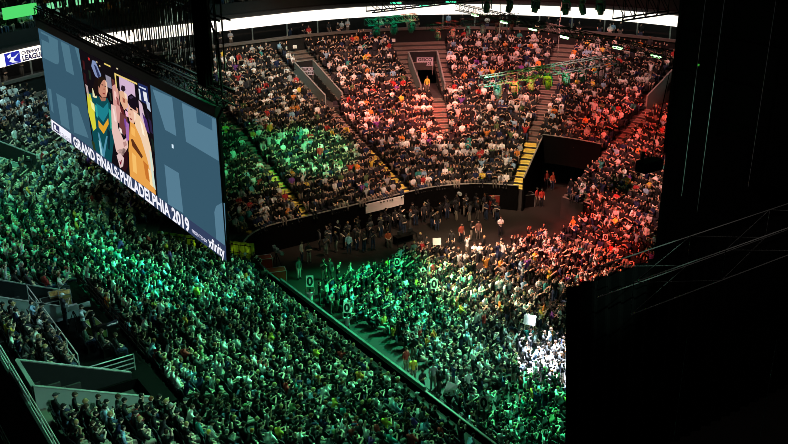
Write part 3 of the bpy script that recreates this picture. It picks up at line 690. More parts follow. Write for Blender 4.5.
# the picture in the middle: jubilant people under a lit doorway
V0 = [(79, 47.5), (150.8, 84), (158.5, 199.5), (94.5, 152.5)]
poly('video_picture', V0, EM('#120d12'), 2)
def pic(pts, c, lay): return pts, c, lay
PICS = [
    ([(101, 78), (104.5, 79), (107.5, 82), (108.5, 91), (107, 97), (103, 97.5), (99.5, 93), (98, 84)], '#c98a72', 4),       # face of the left figure
    ([(93, 60), (96, 61), (102, 75), (100, 79), (96, 76), (92, 66)], '#7f8fb8', 4),
    ([(94.5, 64), (97, 66), (101, 76), (99, 78)], '#2b3358', 5),
    ([(96, 78), (99, 78), (99.5, 95), (96, 96), (93.5, 88)], '#1a1010', 5),
    ([(88.5, 92), (96, 94), (102, 99), (108, 98), (112, 106), (114.5, 140), (111.5, 168), (96, 156), (91, 120)], '#0d4a52', 3),    # teal jersey
    ([(87.5, 93), (91, 94), (95, 110), (97, 128), (94, 131), (89, 112)], '#d8d23a', 4),
    ([(97, 103), (104, 108), (109, 102), (109.5, 112), (104, 122), (98.5, 115)], '#1c7f8c', 5),
    ([(99, 120), (104, 126), (109, 118), (109.5, 124), (104.5, 134), (99.5, 127)], '#e0a32c', 5),
    ([(98.5, 132), (100, 133), (104, 150), (107, 136), (108.5, 136), (105, 158), (102.5, 157)], '#4e8fa8', 5),
    ([(93, 88), (97, 90), (97.5, 98), (93.5, 97)], '#e8e0b0', 4),
    ([(106, 74.5), (111.5, 77.3), (112.5, 89), (107.5, 86.5)], '#8f8a9c', 3),
    ([(104.5, 62.6), (111, 65.6), (111.2, 67.3), (104.8, 64.2)], '#d9c56a', 3),
    ([(115, 72.6), (137.8, 83), (138, 84.8), (116.5, 74.9), (118.2, 92), (117, 92)], '#e3c877', 4),                                 # lit door frame
    ([(119.5, 76), (135, 84), (137.8, 116), (129, 112), (121.5, 101)], '#d3b3cf', 3),
    ([(113, 86), (116, 84), (119, 90), (120.5, 104), (126.5, 118), (125, 128), (118.5, 122), (114, 104)], '#d79a93', 4),         # raised arms
    ([(120, 91), (124, 91), (128, 96), (129, 107), (125, 110), (121, 101)], '#e2b08f', 5),
    ([(122.5, 85), (125.5, 86), (126.5, 90), (124, 92), (121.5, 89)], '#2a1a28', 5),
    ([(112, 104), (116.5, 106), (119, 128), (124.5, 140), (128, 137), (129, 147), (122.5, 158), (117, 151), (112.5, 130)], '#e6bfb6', 5),
    ([(121, 112), (128, 116), (129, 130), (125, 136), (120, 126)], '#6b3a3c', 5),
    ([(129, 96), (132.5, 93.5), (136.5, 97), (139.5, 104), (139.5, 112), (136, 110), (131.5, 107), (128.5, 102)], '#150d18', 7),    # dark hair
    ([(130, 104), (134, 107), (137.5, 111), (138, 119), (134, 124), (130.5, 121), (128.5, 112)], '#e9b89e', 6),                   # face
    ([(131, 121), (137, 125), (144, 130), (150, 142), (154, 166), (157, 197), (131, 178), (129.5, 150)], '#e8a24c', 6),          # orange jersey
    ([(137, 112), (141, 116), (147, 128), (152, 148), (155, 170), (152.5, 176), (148, 158), (142, 138), (136, 125)], '#f1cfae', 7),
    ([(139.5, 100), (143, 104), (146, 118), (149, 128), (146, 130), (141, 116)], '#d6b9c9', 6),
    ([(143, 112), (148, 120), (151, 134), (147, 130)], '#4a2c6e', 7),
    ([(132, 139), (134, 139), (144, 156), (143, 158.5), (133.5, 146)], '#5d3018', 8),
    ([(118, 150), (125, 148), (129, 152), (130, 164), (126, 172), (119, 164)], '#2b0f16', 5),
    ([(117.5, 155), (121, 153), (125, 158), (124, 166), (121, 168)], '#e0c2c0', 6),
    ([(119, 158), (121, 162), (123, 159), (122, 166)], '#7b1428', 7),
    ([(126, 120), (130, 124), (130, 140), (127.5, 141)], '#a36bb0', 6),
    ([(138.5, 82.5), (148, 86.5), (150.5, 106), (141.5, 101)], '#1f2a5c', 3),                                                    # blue sign in the picture
    ([(139.5, 85.5), (146.5, 88.5), (146.8, 90.2), (139.8, 87)], '#c9cfe6', 4),
    ([(143.5, 91), (147.3, 92.6), (148.6, 102), (145, 100.6)], '#e6e6ee', 4),
    ([(139.2, 88.5), (140.6, 89), (142.2, 100.5), (140.4, 99.8)], '#d8dcec', 4),
    ([(150.5, 150), (152.5, 152), (155, 175), (157, 190), (154, 186)], '#cfe0d0', 8),
    ([(86, 84), (88.5, 86), (90, 98), (88, 96)], '#b8a0a0', 4), ([(88.5, 57), (90.5, 58), (90.8, 60.5), (89, 60)], '#b02a2a', 4),
    ([(97, 61), (98, 61.4), (98.2, 63), (97.2, 62.6)], '#d8c8a0', 4), ([(100, 65), (101, 65.4), (101.2, 67), (100.2, 66.6)], '#d8c8a0', 4), ([(117, 67), (118.6, 67.6), (118.8, 69.6), (117.2, 69)], '#d8c8a0', 4),
    ([(99.5, 77), (104, 76.5), (106.5, 79), (104, 80), (101.5, 84), (100.5, 88), (98.5, 84)], '#21150f', 6), ([(102.5, 84), (104.3, 84.6), (104.2, 85.6), (102.4, 85)], '#3a1c18', 6), ([(105.6, 85.4), (107.2, 86), (107, 87), (105.4, 86.4)], '#3a1c18', 6),
    ([(103.5, 92.4), (106, 93.2), (105.6, 94.4), (103.6, 93.8)], '#8a2f30', 6), ([(104.8, 86), (105.6, 90), (104.2, 90)], '#a8664e', 5), ([(106.2, 80), (108, 83), (108.6, 91), (107.4, 95)], '#f0c8ae', 6),
    ([(100, 96), (103, 98), (107, 97.5), (106, 101), (102, 101)], '#a96f58', 4), ([(91, 100), (95, 104), (96, 112), (92.5, 108)], '#f2ee9a', 5), ([(95.5, 104), (98, 106), (99, 118), (97, 116)], '#2ea3a0', 5),
    ([(109.5, 108), (112, 111), (113, 130), (111, 128)], '#2aa08a', 5), ([(108, 128), (111, 132), (110.5, 150), (108.5, 148)], '#0a2a36', 5), ([(99.5, 140), (101, 141), (104, 158), (102, 157)], '#9fd0d8', 6), ([(112, 78.5), (115, 80), (115.5, 90), (113, 90)], '#5c2a2a', 3),
    ([(114.5, 90), (117, 92), (118, 101), (115.5, 99)], '#f3c9c0', 5), ([(117, 96), (119.5, 99), (120, 106), (118, 104)], '#8f4b4b', 6), ([(113.5, 108), (115, 109), (117.5, 122), (115.5, 121)], '#f8dcd6', 6), ([(120, 104), (124, 108), (126, 116), (122.5, 113)], '#5a2024', 6),
    ([(125, 92), (127.5, 94), (128.3, 99), (126, 98)], '#f8d8bc', 6), ([(123.3, 97), (126, 99), (126.3, 103), (123.8, 102)], '#a65f4a', 6), ([(131.5, 108.3), (133.6, 109.5), (133.4, 110.6), (131.3, 109.5)], '#3d1c1a', 8), ([(130.4, 114), (131.4, 112.4), (131.8, 115.4)], '#b9785f', 8),
    ([(131, 117.4), (133.6, 119), (133, 120.3), (131, 118.9)], '#8d3434', 8), ([(134.5, 111), (137, 113), (137.4, 118), (135.4, 121)], '#f7d8c2', 7), ([(137.5, 107), (139.2, 108.5), (139.4, 113.5), (138, 112.5)], '#d99c80', 8), ([(130, 97), (133, 95.4), (135, 97), (132, 99)], '#3a2c44', 8),
    ([(132, 126), (136, 129), (136.5, 137), (132.5, 134)], '#f6b860', 7), ([(144, 160), (149, 165), (151, 182), (147, 178)], '#c9742c', 7), ([(133, 152), (137, 156), (138, 174), (134, 171)], '#f7c06a', 7), ([(149, 168), (152, 171), (154, 187), (151, 184)], '#ffe2a8', 7),
    ([(141, 120), (143.5, 124), (146, 136), (143.8, 134)], '#fff0d8', 8), ([(145.5, 108), (149, 112), (151, 119), (148, 117)], '#191220', 5), ([(149, 118), (152, 121), (153.6, 134), (151.5, 132)], '#2b2140', 5), ([(146.5, 99.5), (150.5, 103), (151.5, 112), (148, 108)], '#b9c2d8', 4),
    ([(152, 138), (154, 140), (155.4, 152), (153.4, 150)], '#16231c', 5), ([(120, 127), (122.5, 129), (123.5, 134), (121, 132)], '#f4e3de', 7), ([(124, 142), (127, 141), (128, 145), (125, 147)], '#b98a84', 7), ([(128.5, 150), (130, 152), (130.8, 172), (129.3, 170)], '#150a10', 8),
    ([(126, 110), (129, 112), (129.6, 117), (127, 116)], '#f0b2d0', 7), ([(125, 118), (127, 119), (127.6, 127), (126, 126)], '#7a46a0', 8), ([(83, 60), (85, 61), (86, 70), (84, 69)], '#3a1418', 4), ([(84, 72), (86.5, 74), (87.5, 84), (85.5, 83)], '#2c0f14', 4), ([(89, 70), (91, 71), (92, 80), (90, 79)], '#1f2a20', 4),
    ([(110, 92), (111.5, 93), (112.5, 101), (111, 100)], '#2a3c30', 4), ([(92, 140), (95, 142), (97, 153), (94.5, 151)], '#2b3a20', 4), ([(120, 170), (124, 172), (126, 178), (122, 175)], '#e8dcd8', 6),
]
for i, (pts, c, lay) in enumerate(PICS):
    o = poly('picture_figure' if i in (0, 4, 20, 21) else 'picture_detail', pts, EM(c), lay)
# caption strip
multi('caption_strip', [[(52.3, 118.5), (227.4, 246), (227.5, 260.6), (52.5, 129)]], EM('#33405f'), 9)
multi('logo_plate', [[(52.3, 119), (72.3, 133.6), (72.6, 143.6), (52.9, 129.2)]], EM('#f4f4ff'), 10)
multi('logo_mark', [[(54.2, 122), (60.5, 126.6), (60.8, 134), (54.6, 129.4)]], EM('#3b3f66'), 11)
multi('logo_mark', [[(55.3, 124.2), (57, 125.4), (57.3, 129), (59.6, 130.7), (59.6, 131.8), (55.7, 129)]], EM('#f4f4ff'), 12)
def tmap(x0, y0, lay):
    u0, v0 = SP(x0, y0); return lambda x, y: SW(u0+x, v0+y, lay)
def cap_text(txt, pa, x1, size, m, lay, bold=.02):
    u0, v0 = SP(*pa); u1 = SP(x1, pa[1]+(x1-pa[0])*.75)[0]
    cu = bpy.data.curves.new('t', 'FONT'); cu.body = txt; cu.size = size; o = bpy.data.objects.new('t', cu); COL.objects.link(o); bpy.context.view_layer.update(); wd = o.dimensions.x; bpy.data.objects.remove(o)
    return text_mesh(txt, size, lambda x, y: SW(u0+x, v0+y, lay), 'caption_lettering', m, scr, bold=bold, sx=(u1-u0)/wd)
cap_text('LEAGUE', (61.8, 135.3), 71.8, .42, EM('#6b6b90'), 11, .0)
cap_text('GRAND FINALS:', (75.2, 145.3), 120.5, 1.0, EM('#f6f6ff'), 11, .035)
cap_text('PHILADELPHIA 2019', (122, 180.3), 190.5, 1.06, EM('#f6f6ff'), 11, .035)
cap_text('PRESENTED BY', (193.5, 231.8), 208.5, .27, EM('#e8e8ff'), 11, .005)
cap_text('xfinity', (210.5, 246.2), 226.3, .84, EM('#f6f6ff'), 11, .02)
multi('indicator_mark', [[(172.2, 144), (174, 144.6), (174.2, 148.4), (172.4, 147.8)]], EM('#d8f0ff'), 2)

# ------------------------------------------------------------------ trusses and rigging
def truss_mb(a, b, w, h, seg, r=.03, side=None):
    """box truss: centre line of the top-near chord a->b, w sideways, h down"""
    a, b = Vector(a), Vector(b); d = (b-a).normalized(); s = side or Vector((-d.y, d.x, 0)).normalized(); m = MB(); dn = Vector((0, 0, -h)); sd = s*w
    n = max(2, int((b-a).length/seg)); ch = [Vector(), sd, dn, sd+dn]
    for c in ch: m.tube(a+c, b+c, r, n=5)
    for i in range(n):
        p, q = a+(b-a)*i/n, a+(b-a)*(i+1)/n
        m.tube(p, q+dn, r*.55, n=4); m.tube(p+sd, q+sd+dn, r*.55, n=4); m.tube(p, q+sd, r*.5, n=4); m.tube(p+dn, q+sd+dn, r*.5, n=4)
        m.tube(p, p+dn, r*.5, n=4); m.tube(p+sd, p+sd+dn, r*.5, n=4)
    return m
def W_(x, y, h): p, q = at_h(x, y, h); return w3(p, q, h)
# rig above the video screen: truss, tall grid of hanging bars, mast of cables
b0 = SA+z*1.3; b1 = SB+z*1.3+SU*1.0
tag(truss_mb(b0-SN*.5, b1-SN*.5, .6, .6, .7, .045, SN).build('screen_truss', M['truss']), 'black box truss running along the top edge of the video screen', 'truss')
rg = empty('rigging_grid', b0); tag(rg, 'tall black grid of thin hanging bars above the video screen', 'rigging')
gb = MB(); gc = MB(); L = (b1-b0).length
n = int(L/.31)
for i in range(n+1):
    p = SU*(L*i/n)+SN*(.25 if i % 2 else -.25)
    gb.tube(p+z*(.5+.25*(i % 3)), p+z*6.8, .035+.012*(i % 4 == 0), n=4)
for hh in (.1, 3.3, 4.2, 6.8):
    gc.tube(z*hh, SU*L+z*hh, .05, n=5); gc.tube(z*hh-SN*.5, SU*L+z*hh-SN*.5, .05, n=5)
for i in range(int(L/.9)): gc.tube(SU*(i*.9)+z*3.3, SU*(i*.9+.9)+z*4.2, .03, n=4)
barm = mat('rust_brown_bar', (.08, .055, .042), .7, .1, spec=.1)
gb.build('hanging_bar', barm, rg); gc.build('grid_rail', M['truss'], rg)
ms = MB(); c = SU*(SLEN-.55)
for k in range(9): ms.tube(c+SU*(.12*(k-4))+SN*.2*(k % 3)+z*.2, c+SU*(.13*(k-4))+SN*.2*(k % 3)+z*13, .085, n=6)
mo = ms.build('cable_bundle', M['black']); mo.location = b0; tag(mo, 'thick black vertical bundle of cables at right end of the video screen rig', 'cables')
cg = MB(); cpts = [b1+z*6+SN*.3, b1+z*4+SN*.3-SU*.9, b1+z*2.4+SN*.2+SU*.1, b1+SN*.2+SU*.2]
cg.path(cpts, .05); tag(cg.build('slack_cable', M['truss']), 'slack black cable curving down beside the cable bundle', 'cable')

# ribbon displays round the balcony
def ribbon(d, h0, h1, secs, m, name, lab, step=.7):
    mbx = MB()
    for sec, a, b in secs:
        n = max(1, int(sec_len(sec, a, b, d)/step))
        for k in range(n):
            t0, t1 = a+(b-a)*k/n, a+(b-a)*(k+1)/n; x = [off(sec, t0, d), off(sec, t1, d), off(sec, t1, d+.2), off(sec, t0, d+.2)]
            mbx.hexa([w3(c[0], c[1], h0) for c in x], [w3(c[0], c[1], h1) for c in x])
    o = mbx.build(name, m); tag(o, lab, 'display'); return o
def ang(x, y, d):
    p, q, zz = at_d(x, y, d); return math.atan2(q-CL[1], p-CL[0]), zz
DR = 23.2
rib = ribbon(DR, 13.45, 14.5, [('L', 16., CL[0]), SEC[1], SEC[2], SEC[3], ('R', CR[0], -5)], EM('#fff6e8', 1.6), 'ribbon_display', 'long curved ribbon display glowing white along the balcony front')
def rmap(t0, z0, d=DR-.03): return lambda x, y: Vector(w3(*off('l', t0+x/(RL+d), d)[:2], z0+y))
def rpatch(t0, t1, z0, z1, m, name, d=DR-.015, parent=rib):
    mm = MB(); n = 6
    for k in range(n):
        a_, b_ = t0+(t1-t0)*k/n, t0+(t1-t0)*(k+1)/n
        p_, q_ = off('l', a_, d), off('l', b_, d); mm.add([w3(p_[0], p_[1], z0), w3(q_[0], q_[1], z0), w3(q_[0], q_[1], z1), w3(p_[0], p_[1], z1)], [(0, 1, 2, 3)])
    return mm.build(name, m, parent)
t5, t20, t43 = ang(4.5, 60, DR)[0], ang(20, 57, DR)[0], ang(46, 50, DR)[0]
rpatch(t5, t20, 13.47, 14.48, EM('#2a2fb0'), 'blue_logo_panel')
lm = MB(); fm_ = rmap(t5, 13.5, DR-.03); wL = (t20-t5)*(RL+DR)
for tri in ([(.15, .8), (.42, .95), (.40, .62), (.22, .55)], [(.40, .62), (.62, .60), (.95, .85), (.70, .50), (.55, .42), (.35, .42)], [(.35, .42), (.55, .42), (.60, .2), (.90, .02), (.45, .12), (.25, .30)]):
    lm.add([fm_(u*wL, v*.95) for u, v in tri], [tuple(range(len(tri)))])
lm.build('white_emblem', EM('#f8f8ff'), rib)
ink = EM('#25224e')
o = text_mesh('OVERWATCH', .40, rmap(t20+.006, 14.06, DR-.03), 'display_lettering', ink, rib, bold=.02, sx=1.0)
o = text_mesh('LEAGUE', .60, rmap(t20+.006, 13.55, DR-.03), 'display_lettering', ink, rib, bold=.03, sx=1.05)
# green display on the tier above, far left
ga, gz = ang(4, 14, 24); gb_, gz2 = ang(37, 10, 24)
gp = ribbon(24., 17.0, 17.95, [('l', ga, gb_)], EM('#4fd46a', 1.1), 'balcony_display', 'bright green display panel on the balcony at top left corner')
for x0, x1 in ((48, 54), (58, 61), (66, 69), (76, 82), (90, 94), (100, 104)):
    aa = ang(x0, 3, 24)[0]; bb = ang(x1, 3, 24)[0]
    ribbon(24., 17.25, 17.75, [('l', aa, bb)], EM('#7fe0a0', 1.0), 'balcony_display_piece', f'small pale green lit panel on upper balcony above the screen at its {ORD[(x0//9)-5]} position')  # short stretches of the green upper display, glimpsed through the rigging

# moving-head lamps
fixm = mat('lamp_body', (.035, .038, .04), .6, .0); fixl = mat('lamp_body_painted_lit', (.07, .08, .08), .6, .0)
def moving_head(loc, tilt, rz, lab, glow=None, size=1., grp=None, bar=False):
    fixm = fixl if 'crossing' in lab and 'unlit' not in lab else globals()['fixm']  # lit heads get a paler body colour that stands in for light
    t = empty('moving_head_lamp', loc, rz); t.scale = (size,)*3; tag(t, lab, 'stage light', grp)
    c = MB(); c.box((0, 0, 0), (.34, .26, .14)); c.box((0, 0, .12), (.06, .2, .1)); c.build('lamp_base', fixm, t)
    y = MB(); y.box((-.21, 0, -.24), (.05, .14, .42)); y.box((.21, 0, -.24), (.05, .14, .42)); y.box((0, 0, -.06), (.46, .14, .06)); y.build('yoke', fixm, t)
    h = MB(); d = Vector((0, math.sin(tilt), -math.cos(tilt))); cc = Vector((0, 0, -.36))
    h.tube(cc-d*.22, cc+d*.02, .12, .17, 10); h.tube(cc+d*.02, cc+d*.26, .17, .13, 10); hd = h.build('lamp_head', fixm, t)
    l = MB(); l.tube(cc+d*.26, cc+d*.275, .12, .12, 10); l.build('lens', glow or M['lens'], hd)
    return t
def lamp(loc, col, e, r=.1, name='point_glow'):
    L = bpy.data.lights.new(name, 'POINT'); L.color = col; L.energy = e; L.shadow_soft_size = r; o = bpy.data.objects.new(name, L); COL.objects.link(o); o.location = loc; return o
grn = EM('#b8ffb0', 5.)
# diagonal truss with green strip lamps
ta, tb = w3(*at_h(455, 4, 18.6), 18.6), w3(*at_h(668, 52, 18.6), 18.6)
tag(truss_mb(ta, tb, .5, .5, .6, .03).build('lighting_truss', M['truss']), 'black truss carrying the line of bright green strip lamps', 'truss')
GPOS = [(475, 15), (504, 22), (533, 29), (564.5, 37), (617.5, 47.5), (656, 56)]
for i, (x, y) in enumerate(GPOS):
    p = W_(x, y, 18.0); t = empty('strip_lamp', p); tag(t, f'bright green glowing strip lamp under the dark truss, {ORD[i]} from the left', 'stage light', 'green strip lamps')
    d = (tb-ta).normalized(); m_ = MB(); m_.tube(-d*.36, d*.36, .11, n=8); m_.build('glowing_tube', grn, t)
    m_ = MB(); m_.tube(-d*.4+z*.11, d*.4+z*.11, .08, n=6); m_.tube(z*.1, z*.55, .03); m_.build('lamp_housing', fixm, t)
    lamp(p-z*.5, (.1, 1, .3), 14)
# crosswise truss with moving heads lit green
qa = at_h(484, 78, 15.5); qb = (qa[0], qa[1]+13.5)
ta, tb = w3(*qa, 15.5), w3(*qb, 15.5)
tag(truss_mb(ta, tb, .55, .65, 1.0, .05).build('lighting_truss', mat('teal_lit_truss', (.05, .10, .10), .7, .0)), 'grey truss crossing before the far stand with green-lit moving heads below', 'truss')  # teal of the green lighting is put into the truss colour
HD = [('teal glowing', 498), ('yellow-green', 515), ('yellow-green', 531), ('bright yellow-green', 549), ('teal glowing', 567), ('unlit', 583), ('unlit', 602), ('unlit', 636), ('unlit', 652)]
LL = (tb-ta)
for i, (cn, x) in enumerate(HD):
    best = min((k/200 for k in range(201)), key=lambda k: abs(proj(ta+LL*k)[0]-x)); p = ta+LL*best-z*.72
    moving_head(p, .3+.2*(i % 3), face_rot(LL.x, LL.y)+.5*(i % 2), f'{cn} moving-head lamp hanging under the crossing truss, {ORD[i]} from the left', None, 1.5, 'moving heads on the crossing truss')
    if i < 5: lamp(p+Vector((-.1, -.8, -.1)), [(0, 1., .6), (.6, 1., .05), (.45, 1, .1), (.9, 1, .0), (0, 1, .45)][i], 60)  # unseen coloured light added in front to brighten the head's body
for k in (.35, .55, .8): lamp(ta+LL*k+z*.7-SN*0+Vector((0, -.6, 0)), (0., 1., .5), 14)  # unseen green lights added to brighten the truss
# short green-lit truss in front of the ribbon
qa = at_h(368, 20, 17.2); ta, tb = w3(*qa, 17.2), w3(qa[0], qa[1]+5.2, 17.2)
tag(truss_mb(ta, tb, .5, .5, .55, .035).build('lighting_truss', mat('grey_truss', (.10, .12, .12), .6, .0)), 'short green-lit truss in front of the white ribbon display', 'truss')
for k in (.15, .5, .85):
    moving_head(ta+(tb-ta)*k-z*.72, .5, .3, f'dark moving-head lamp under the short green truss, {["left", "middle", "right"][int(k*3)]} one', None, 1.3, 'lamps on the short green truss'); lamp(ta+(tb-ta)*k+Vector((.2, -.7, -.3)), (0, 1, .35), 60)  # with an unseen green light added beside each head to colour the truss
qa = at_h(430, 25, 16.4); ta, tb = w3(*qa, 16.4), w3(qa[0], qa[1]+10, 16.4)
tag(truss_mb(ta, tb, .5, .5, .6, .03).build('lighting_truss', M['truss']), 'long thin dark truss beneath the ribbon display at top centre', 'truss')
for i in range(6):
    moving_head(ta+(tb-ta)*(i+.5)/6-z*.7, .2, i, f'small dark moving-head lamp on the long thin truss, {ORD[i]} from the left', None, 1.1, 'lamps on the long thin truss')
lamp(ta+(tb-ta)*.15+Vector((0, -1.2, 0)), (0, 1, .35), 160); lamp(ta+(tb-ta)*.5+Vector((0, -1.2, 0)), (.1, .8, .5), 120)  # unseen green lights added to tint this truss and its heads
# top truss, cut by the frame, with teal streak lamps and black heads
qa = at_h(372, 2, 21.); ta, tb = w3(qa[0], qa[1], 21.), w3(qa[0], qa[1]+15, 21.)
tag(truss_mb(ta, tb, .7, .7, .8, .05).build('lighting_truss', M['truss']), 'black truss cut off by the top edge of the picture', 'truss')
for i, (x, y) in enumerate([(396, 3), (425, 6), (451, 2)]):
    p = W_(x, y, 20.3); d = R; dv = Vector((d[0], d[1], -.1)); t = empty('strip_lamp', p); tag(t, f'thin teal glowing strip lamp on the topmost truss, {["left", "middle", "right"][i]} of three', 'stage light')
    m_ = MB(); m_.tube(-dv*.45, dv*.45, .04, n=6); m_.build('glowing_tube', EM('#4ff0b8', 1.6), t); m_ = MB(); m_.tube(-dv*.5+z*.09, dv*.5+z*.09, .05, n=6); m_.build('lamp_housing', fixm, t)
for i, x in enumerate([487, 510, 536, 566, 583, 601]):
    moving_head(W_(x, -1 if x < 550 else 1, 19.8), .3, i*1.1, f'black moving-head lamp silhouetted on the white ribbon, {ORD[i]} from the left', None, 1.6, 'silhouetted lamps at the top')
# dark tower truss in front of the ribbon's right end
pt = W_(622, 22, 19.); tb = pt+Vector((R[0], R[1], 0))*6
tag(truss_mb(pt+z*1.6, tb+z*1.6, .9, 1.5, 1.1, .07).build('roof_truss', M['black']), 'heavy black truss crossing the right end of the ribbon display', 'truss')
# chains
for i, (x, y, h, z1) in enumerate([(500, 20, 17, 30), (559, 38, 17.5, 30), (388, 10, 18, 30)]):
    p = W_(x, y, h); m_ = MB(); m_.tube((0, 0, -1.5), (0, 0, z1-h), .02, n=5); o = m_.build('hoist_chain', M['concrete']); o.location = p; tag(o, f'thin vertical hoist chain crossing the ribbon display, {["middle", "right", "left"][i]} of three', 'chain')

# ------------------------------------------------------------------ black backs of stage screens and drapes on the right
def drape(a, b, z0, z1, name, lab, a_low=None, fold=.12, pitch=.9):
    a, b = Vector(a), Vector(b); d = b-a; n = int(d.length/pitch*6); s = Vector((-d.y, d.x, 0)).normalized(); vs, fs = [], []
    for j in (0, 1):
        for i in range(n+1):
            t = i/n; p = a+d*t
            if j == 0 and a_low is not None: p = Vector(a_low)+(b-Vector(a_low))*t
            p = p+s*fold*math.sin(i*math.pi/3); vs.append((p.x, p.y, z1 if j else z0))
    m = len(vs)
    vs += [(x+s.x*.04, y+s.y*.04, zz) for x, y, zz in vs]
    for o_ in (0, m): fs += [(o_+i, o_+i+1, o_+n+2+i, o_+n+1+i) for i in range(n)]
    fs += [(0, n+1, m+n+1, m), (n, 2*n+1, m+2*n+1, m+n)]; fs += [(n+1+i, n+2+i, m+n+2+i, m+n+1+i) for i in range(n)]
    mm = MB(); mm.add(vs, fs); o = mm.build(name, M['black']); tag(o, lab, 'drape'); return o
pc = at_h(567, 289, 12.)
low = w3(*(lambda r_: to_pq(*r_))((lambda r: (r[0]*tt, r[1]*tt))((lambda r: r)(ray(566, 444))) if False else (0, 0)), 0) if False else None
def on_p_plane(x, y, pv):
    r = ray(x, y); o = np.array([0, 0]); c0 = to_pq(0, 0)[0]; c1 = to_pq(r[0], r[1])[0]; t = (pv-c0)/(c1-c0); return to_pq(r[0]*t, r[1]*t)[1], CH+r[2]*t
qb_, zb_ = on_p_plane(566, 444, pc[0])
q0 = pc[1]+(qb_-pc[1])*(12/(12-zb_))
drape(w3(pc[0], pc[1], 0), w3(pc[0], pc[1]+34, 0), 0, 12., 'black_drape', 'wide black drape filling the lower right, its left edge beside the white-lit crowd', w3(pc[0], q0, 0))
pd = (-3.3, 12.4)
qd, zd = on_p_plane(656, 245, -3.3); _, zdt = on_p_plane(656, 168, -3.3)
drape(w3(-3.3, qd, 0), w3(-3.3, qd+30, 0), 0, zdt+.9, 'black_drape', 'black drape hanging behind the lower truss, beside the red-lit stand')
pu = at_h(665.5, 130, 14.)
ub = MB(); a_ = w3(*pu, 0); dA = Vector((-A[0], -A[1], 0)); dR = Vector((R[0], R[1], 0))
zlow = min(zdt-.2, 12.6)
def orbox(m, o, dx, dy, x0, x1, y0, y1, z0, z1):
    P = lambda x, y, zz: o+dx*x+dy*y+Vector((0, 0, zz)); m.hexa([P(x0, y0, z0), P(x1, y0, z0), P(x1, y1, z0), P(x0, y1, z0)], [P(x0, y0, z1), P(x1, y0, z1), P(x1, y1, z1), P(x0, y1, z1)])
so_ = Vector((a_.x, a_.y, 0)); sb_ = empty('stage_screen', so_); tag(sb_, 'black back of a huge hanging stage screen at upper right', 'screen')
orbox(ub, Vector(), dA, dR, 0, 30, 0, .35, zlow, 34); ub.build('screen_cabinet', M['black'], sb_)
ub = MB()
for k in range(9): orbox(ub, Vector(), dA, dR, .15+k*3.6, .27+k*3.6, -.12, 0, zlow, 34)
for zz in np.arange(zlow+.5, 34, 2.4): orbox(ub, Vector(), dA, dR, 0, 30, -.1, 0, zz, zz+.08)
ub.build('frame_rib', M['black'], sb_)
# small black loudspeaker jutting out left of the stage screen
ps = W_(650, 165, 11.5); m_ = MB(); orbox(m_, Vector(), dR, dA, -.9, .8, -.4, .4, -.35, .35); m_.tube((0, 0, .3), (.6, 0, 6), .03); m_.tube((.8, 0, .3), (1, 0, 6), .03); m_.tube((-.55, 0, .3), (-.5, 0, .9), .1)
o = m_.build('hanging_loudspeaker', M['black']); o.location = ps; tag(o, 'small black loudspeaker box jutting left from the black drape edge', 'loudspeaker')
# big truss along the top of the lower drape
tf = at_h(700, 259, 13.5); t0_, t1_ = w3(tf[0], tf[1]-4.3, 13.5), w3(tf[0], tf[1]+14, 13.5)
tag(truss_mb(t0_, t1_, 2.0, 1.55, 6.0, .03, Vector((A[0], A[1], 0))).build('stage_truss', mat('dim_truss', (.10, .10, .10), .5, .4)), 'large box truss with faint pale edges crossing the black drapes', 'truss')
lamp(w3(tf[0]-3, tf[1]+8, 17), (1, .9, .8), 260, .2)  # unseen fill light added so the truss edges show against black
for i, (x, y, h, zl, zh, lab) in enumerate([(692, 110, 19, 14.6, 31, 'left of the pair over the stage screen'), (708, 127, 18.5, 14.2, 31, 'right of the pair over the stage screen'), (757, 127, 18.5, 15.5, 31, 'far right alone over the stage screen'),
        (690, 316, 14, 5, 13, 'left one over the lower drape'), (781, 316, 14, 5, 13, 'right one over the lower drape')]):
    p = W_(x, y, h); m_ = MB(); m_.tube((0, 0, zl-h), (0, 0, zh-h), .011 if i != 2 else .008, n=4); o = m_.build('steel_cable', M['cable']); o.location = p; tag(o, f'thin pale vertical steel cable, {lab}', 'cable')
lamp(W_(700, 100, 20)+Vector((0, -4, 2)), (.8, .9, 1.), 60, .2)  # unseen fill light added to make the cables visible
p = W_(698.5, 65, 19); m_ = MB(); m_.tube((0, 0, -.06), (0, 0, .06), .05); o = m_.build('indicator_lamp', EM('#2f8a2a', 1.)); o.location = p; tag(o, 'tiny green indicator lamp on the back of the stage screen', 'lamp')

# ------------------------------------------------------------------ rails and things on the near left terrace
def rail(pts, name, lab, posts=1., hgt_=1., bars=1, r=.025, m='glassrail', top=True):
    """pts are world points of the rail foot"""
    t = empty(name, pts[0]); tag(t, lab, 'railing'); o0 = Vector(pts[0]); mm = MB(); pp = MB()
    for a, b in zip(pts, pts[1:]):
        a, b = Vector(a)-o0, Vector(b)-o0
        for k in range(bars): hh = hgt_*(1-k/(bars+.0)) ; mm.tube(a+z*hh, b+z*hh, r)
        n = max(1, int((b-a).length/posts))
        for i in range(n+1): p = a+(b-a)*i/n; pp = MB(); pp.tube(p, p+z*hgt_, r*.9); pp.build('rail_post', M[m], t)
    mm.build('handrail', M[m], t); return t
dl = pix(35, 404, 1.0)[2]
L0 = lambda p, d, up=0.: w3(p, -d, 2+K*d+up)
rail([L0(-8, dl), L0(13, dl)], 'balcony_railing', 'pale green lit railing running down the left edge beside the black void', 1.6, 1.0, 3, .03)
m_ = MB(); wall_line(m_, w2(-8, -dl-.05), w2(14, -dl-.05), 0, 2+K*dl+.35, 0, 2+K*dl+.35); struct(m_.build('wall_left', M['darkwall']))
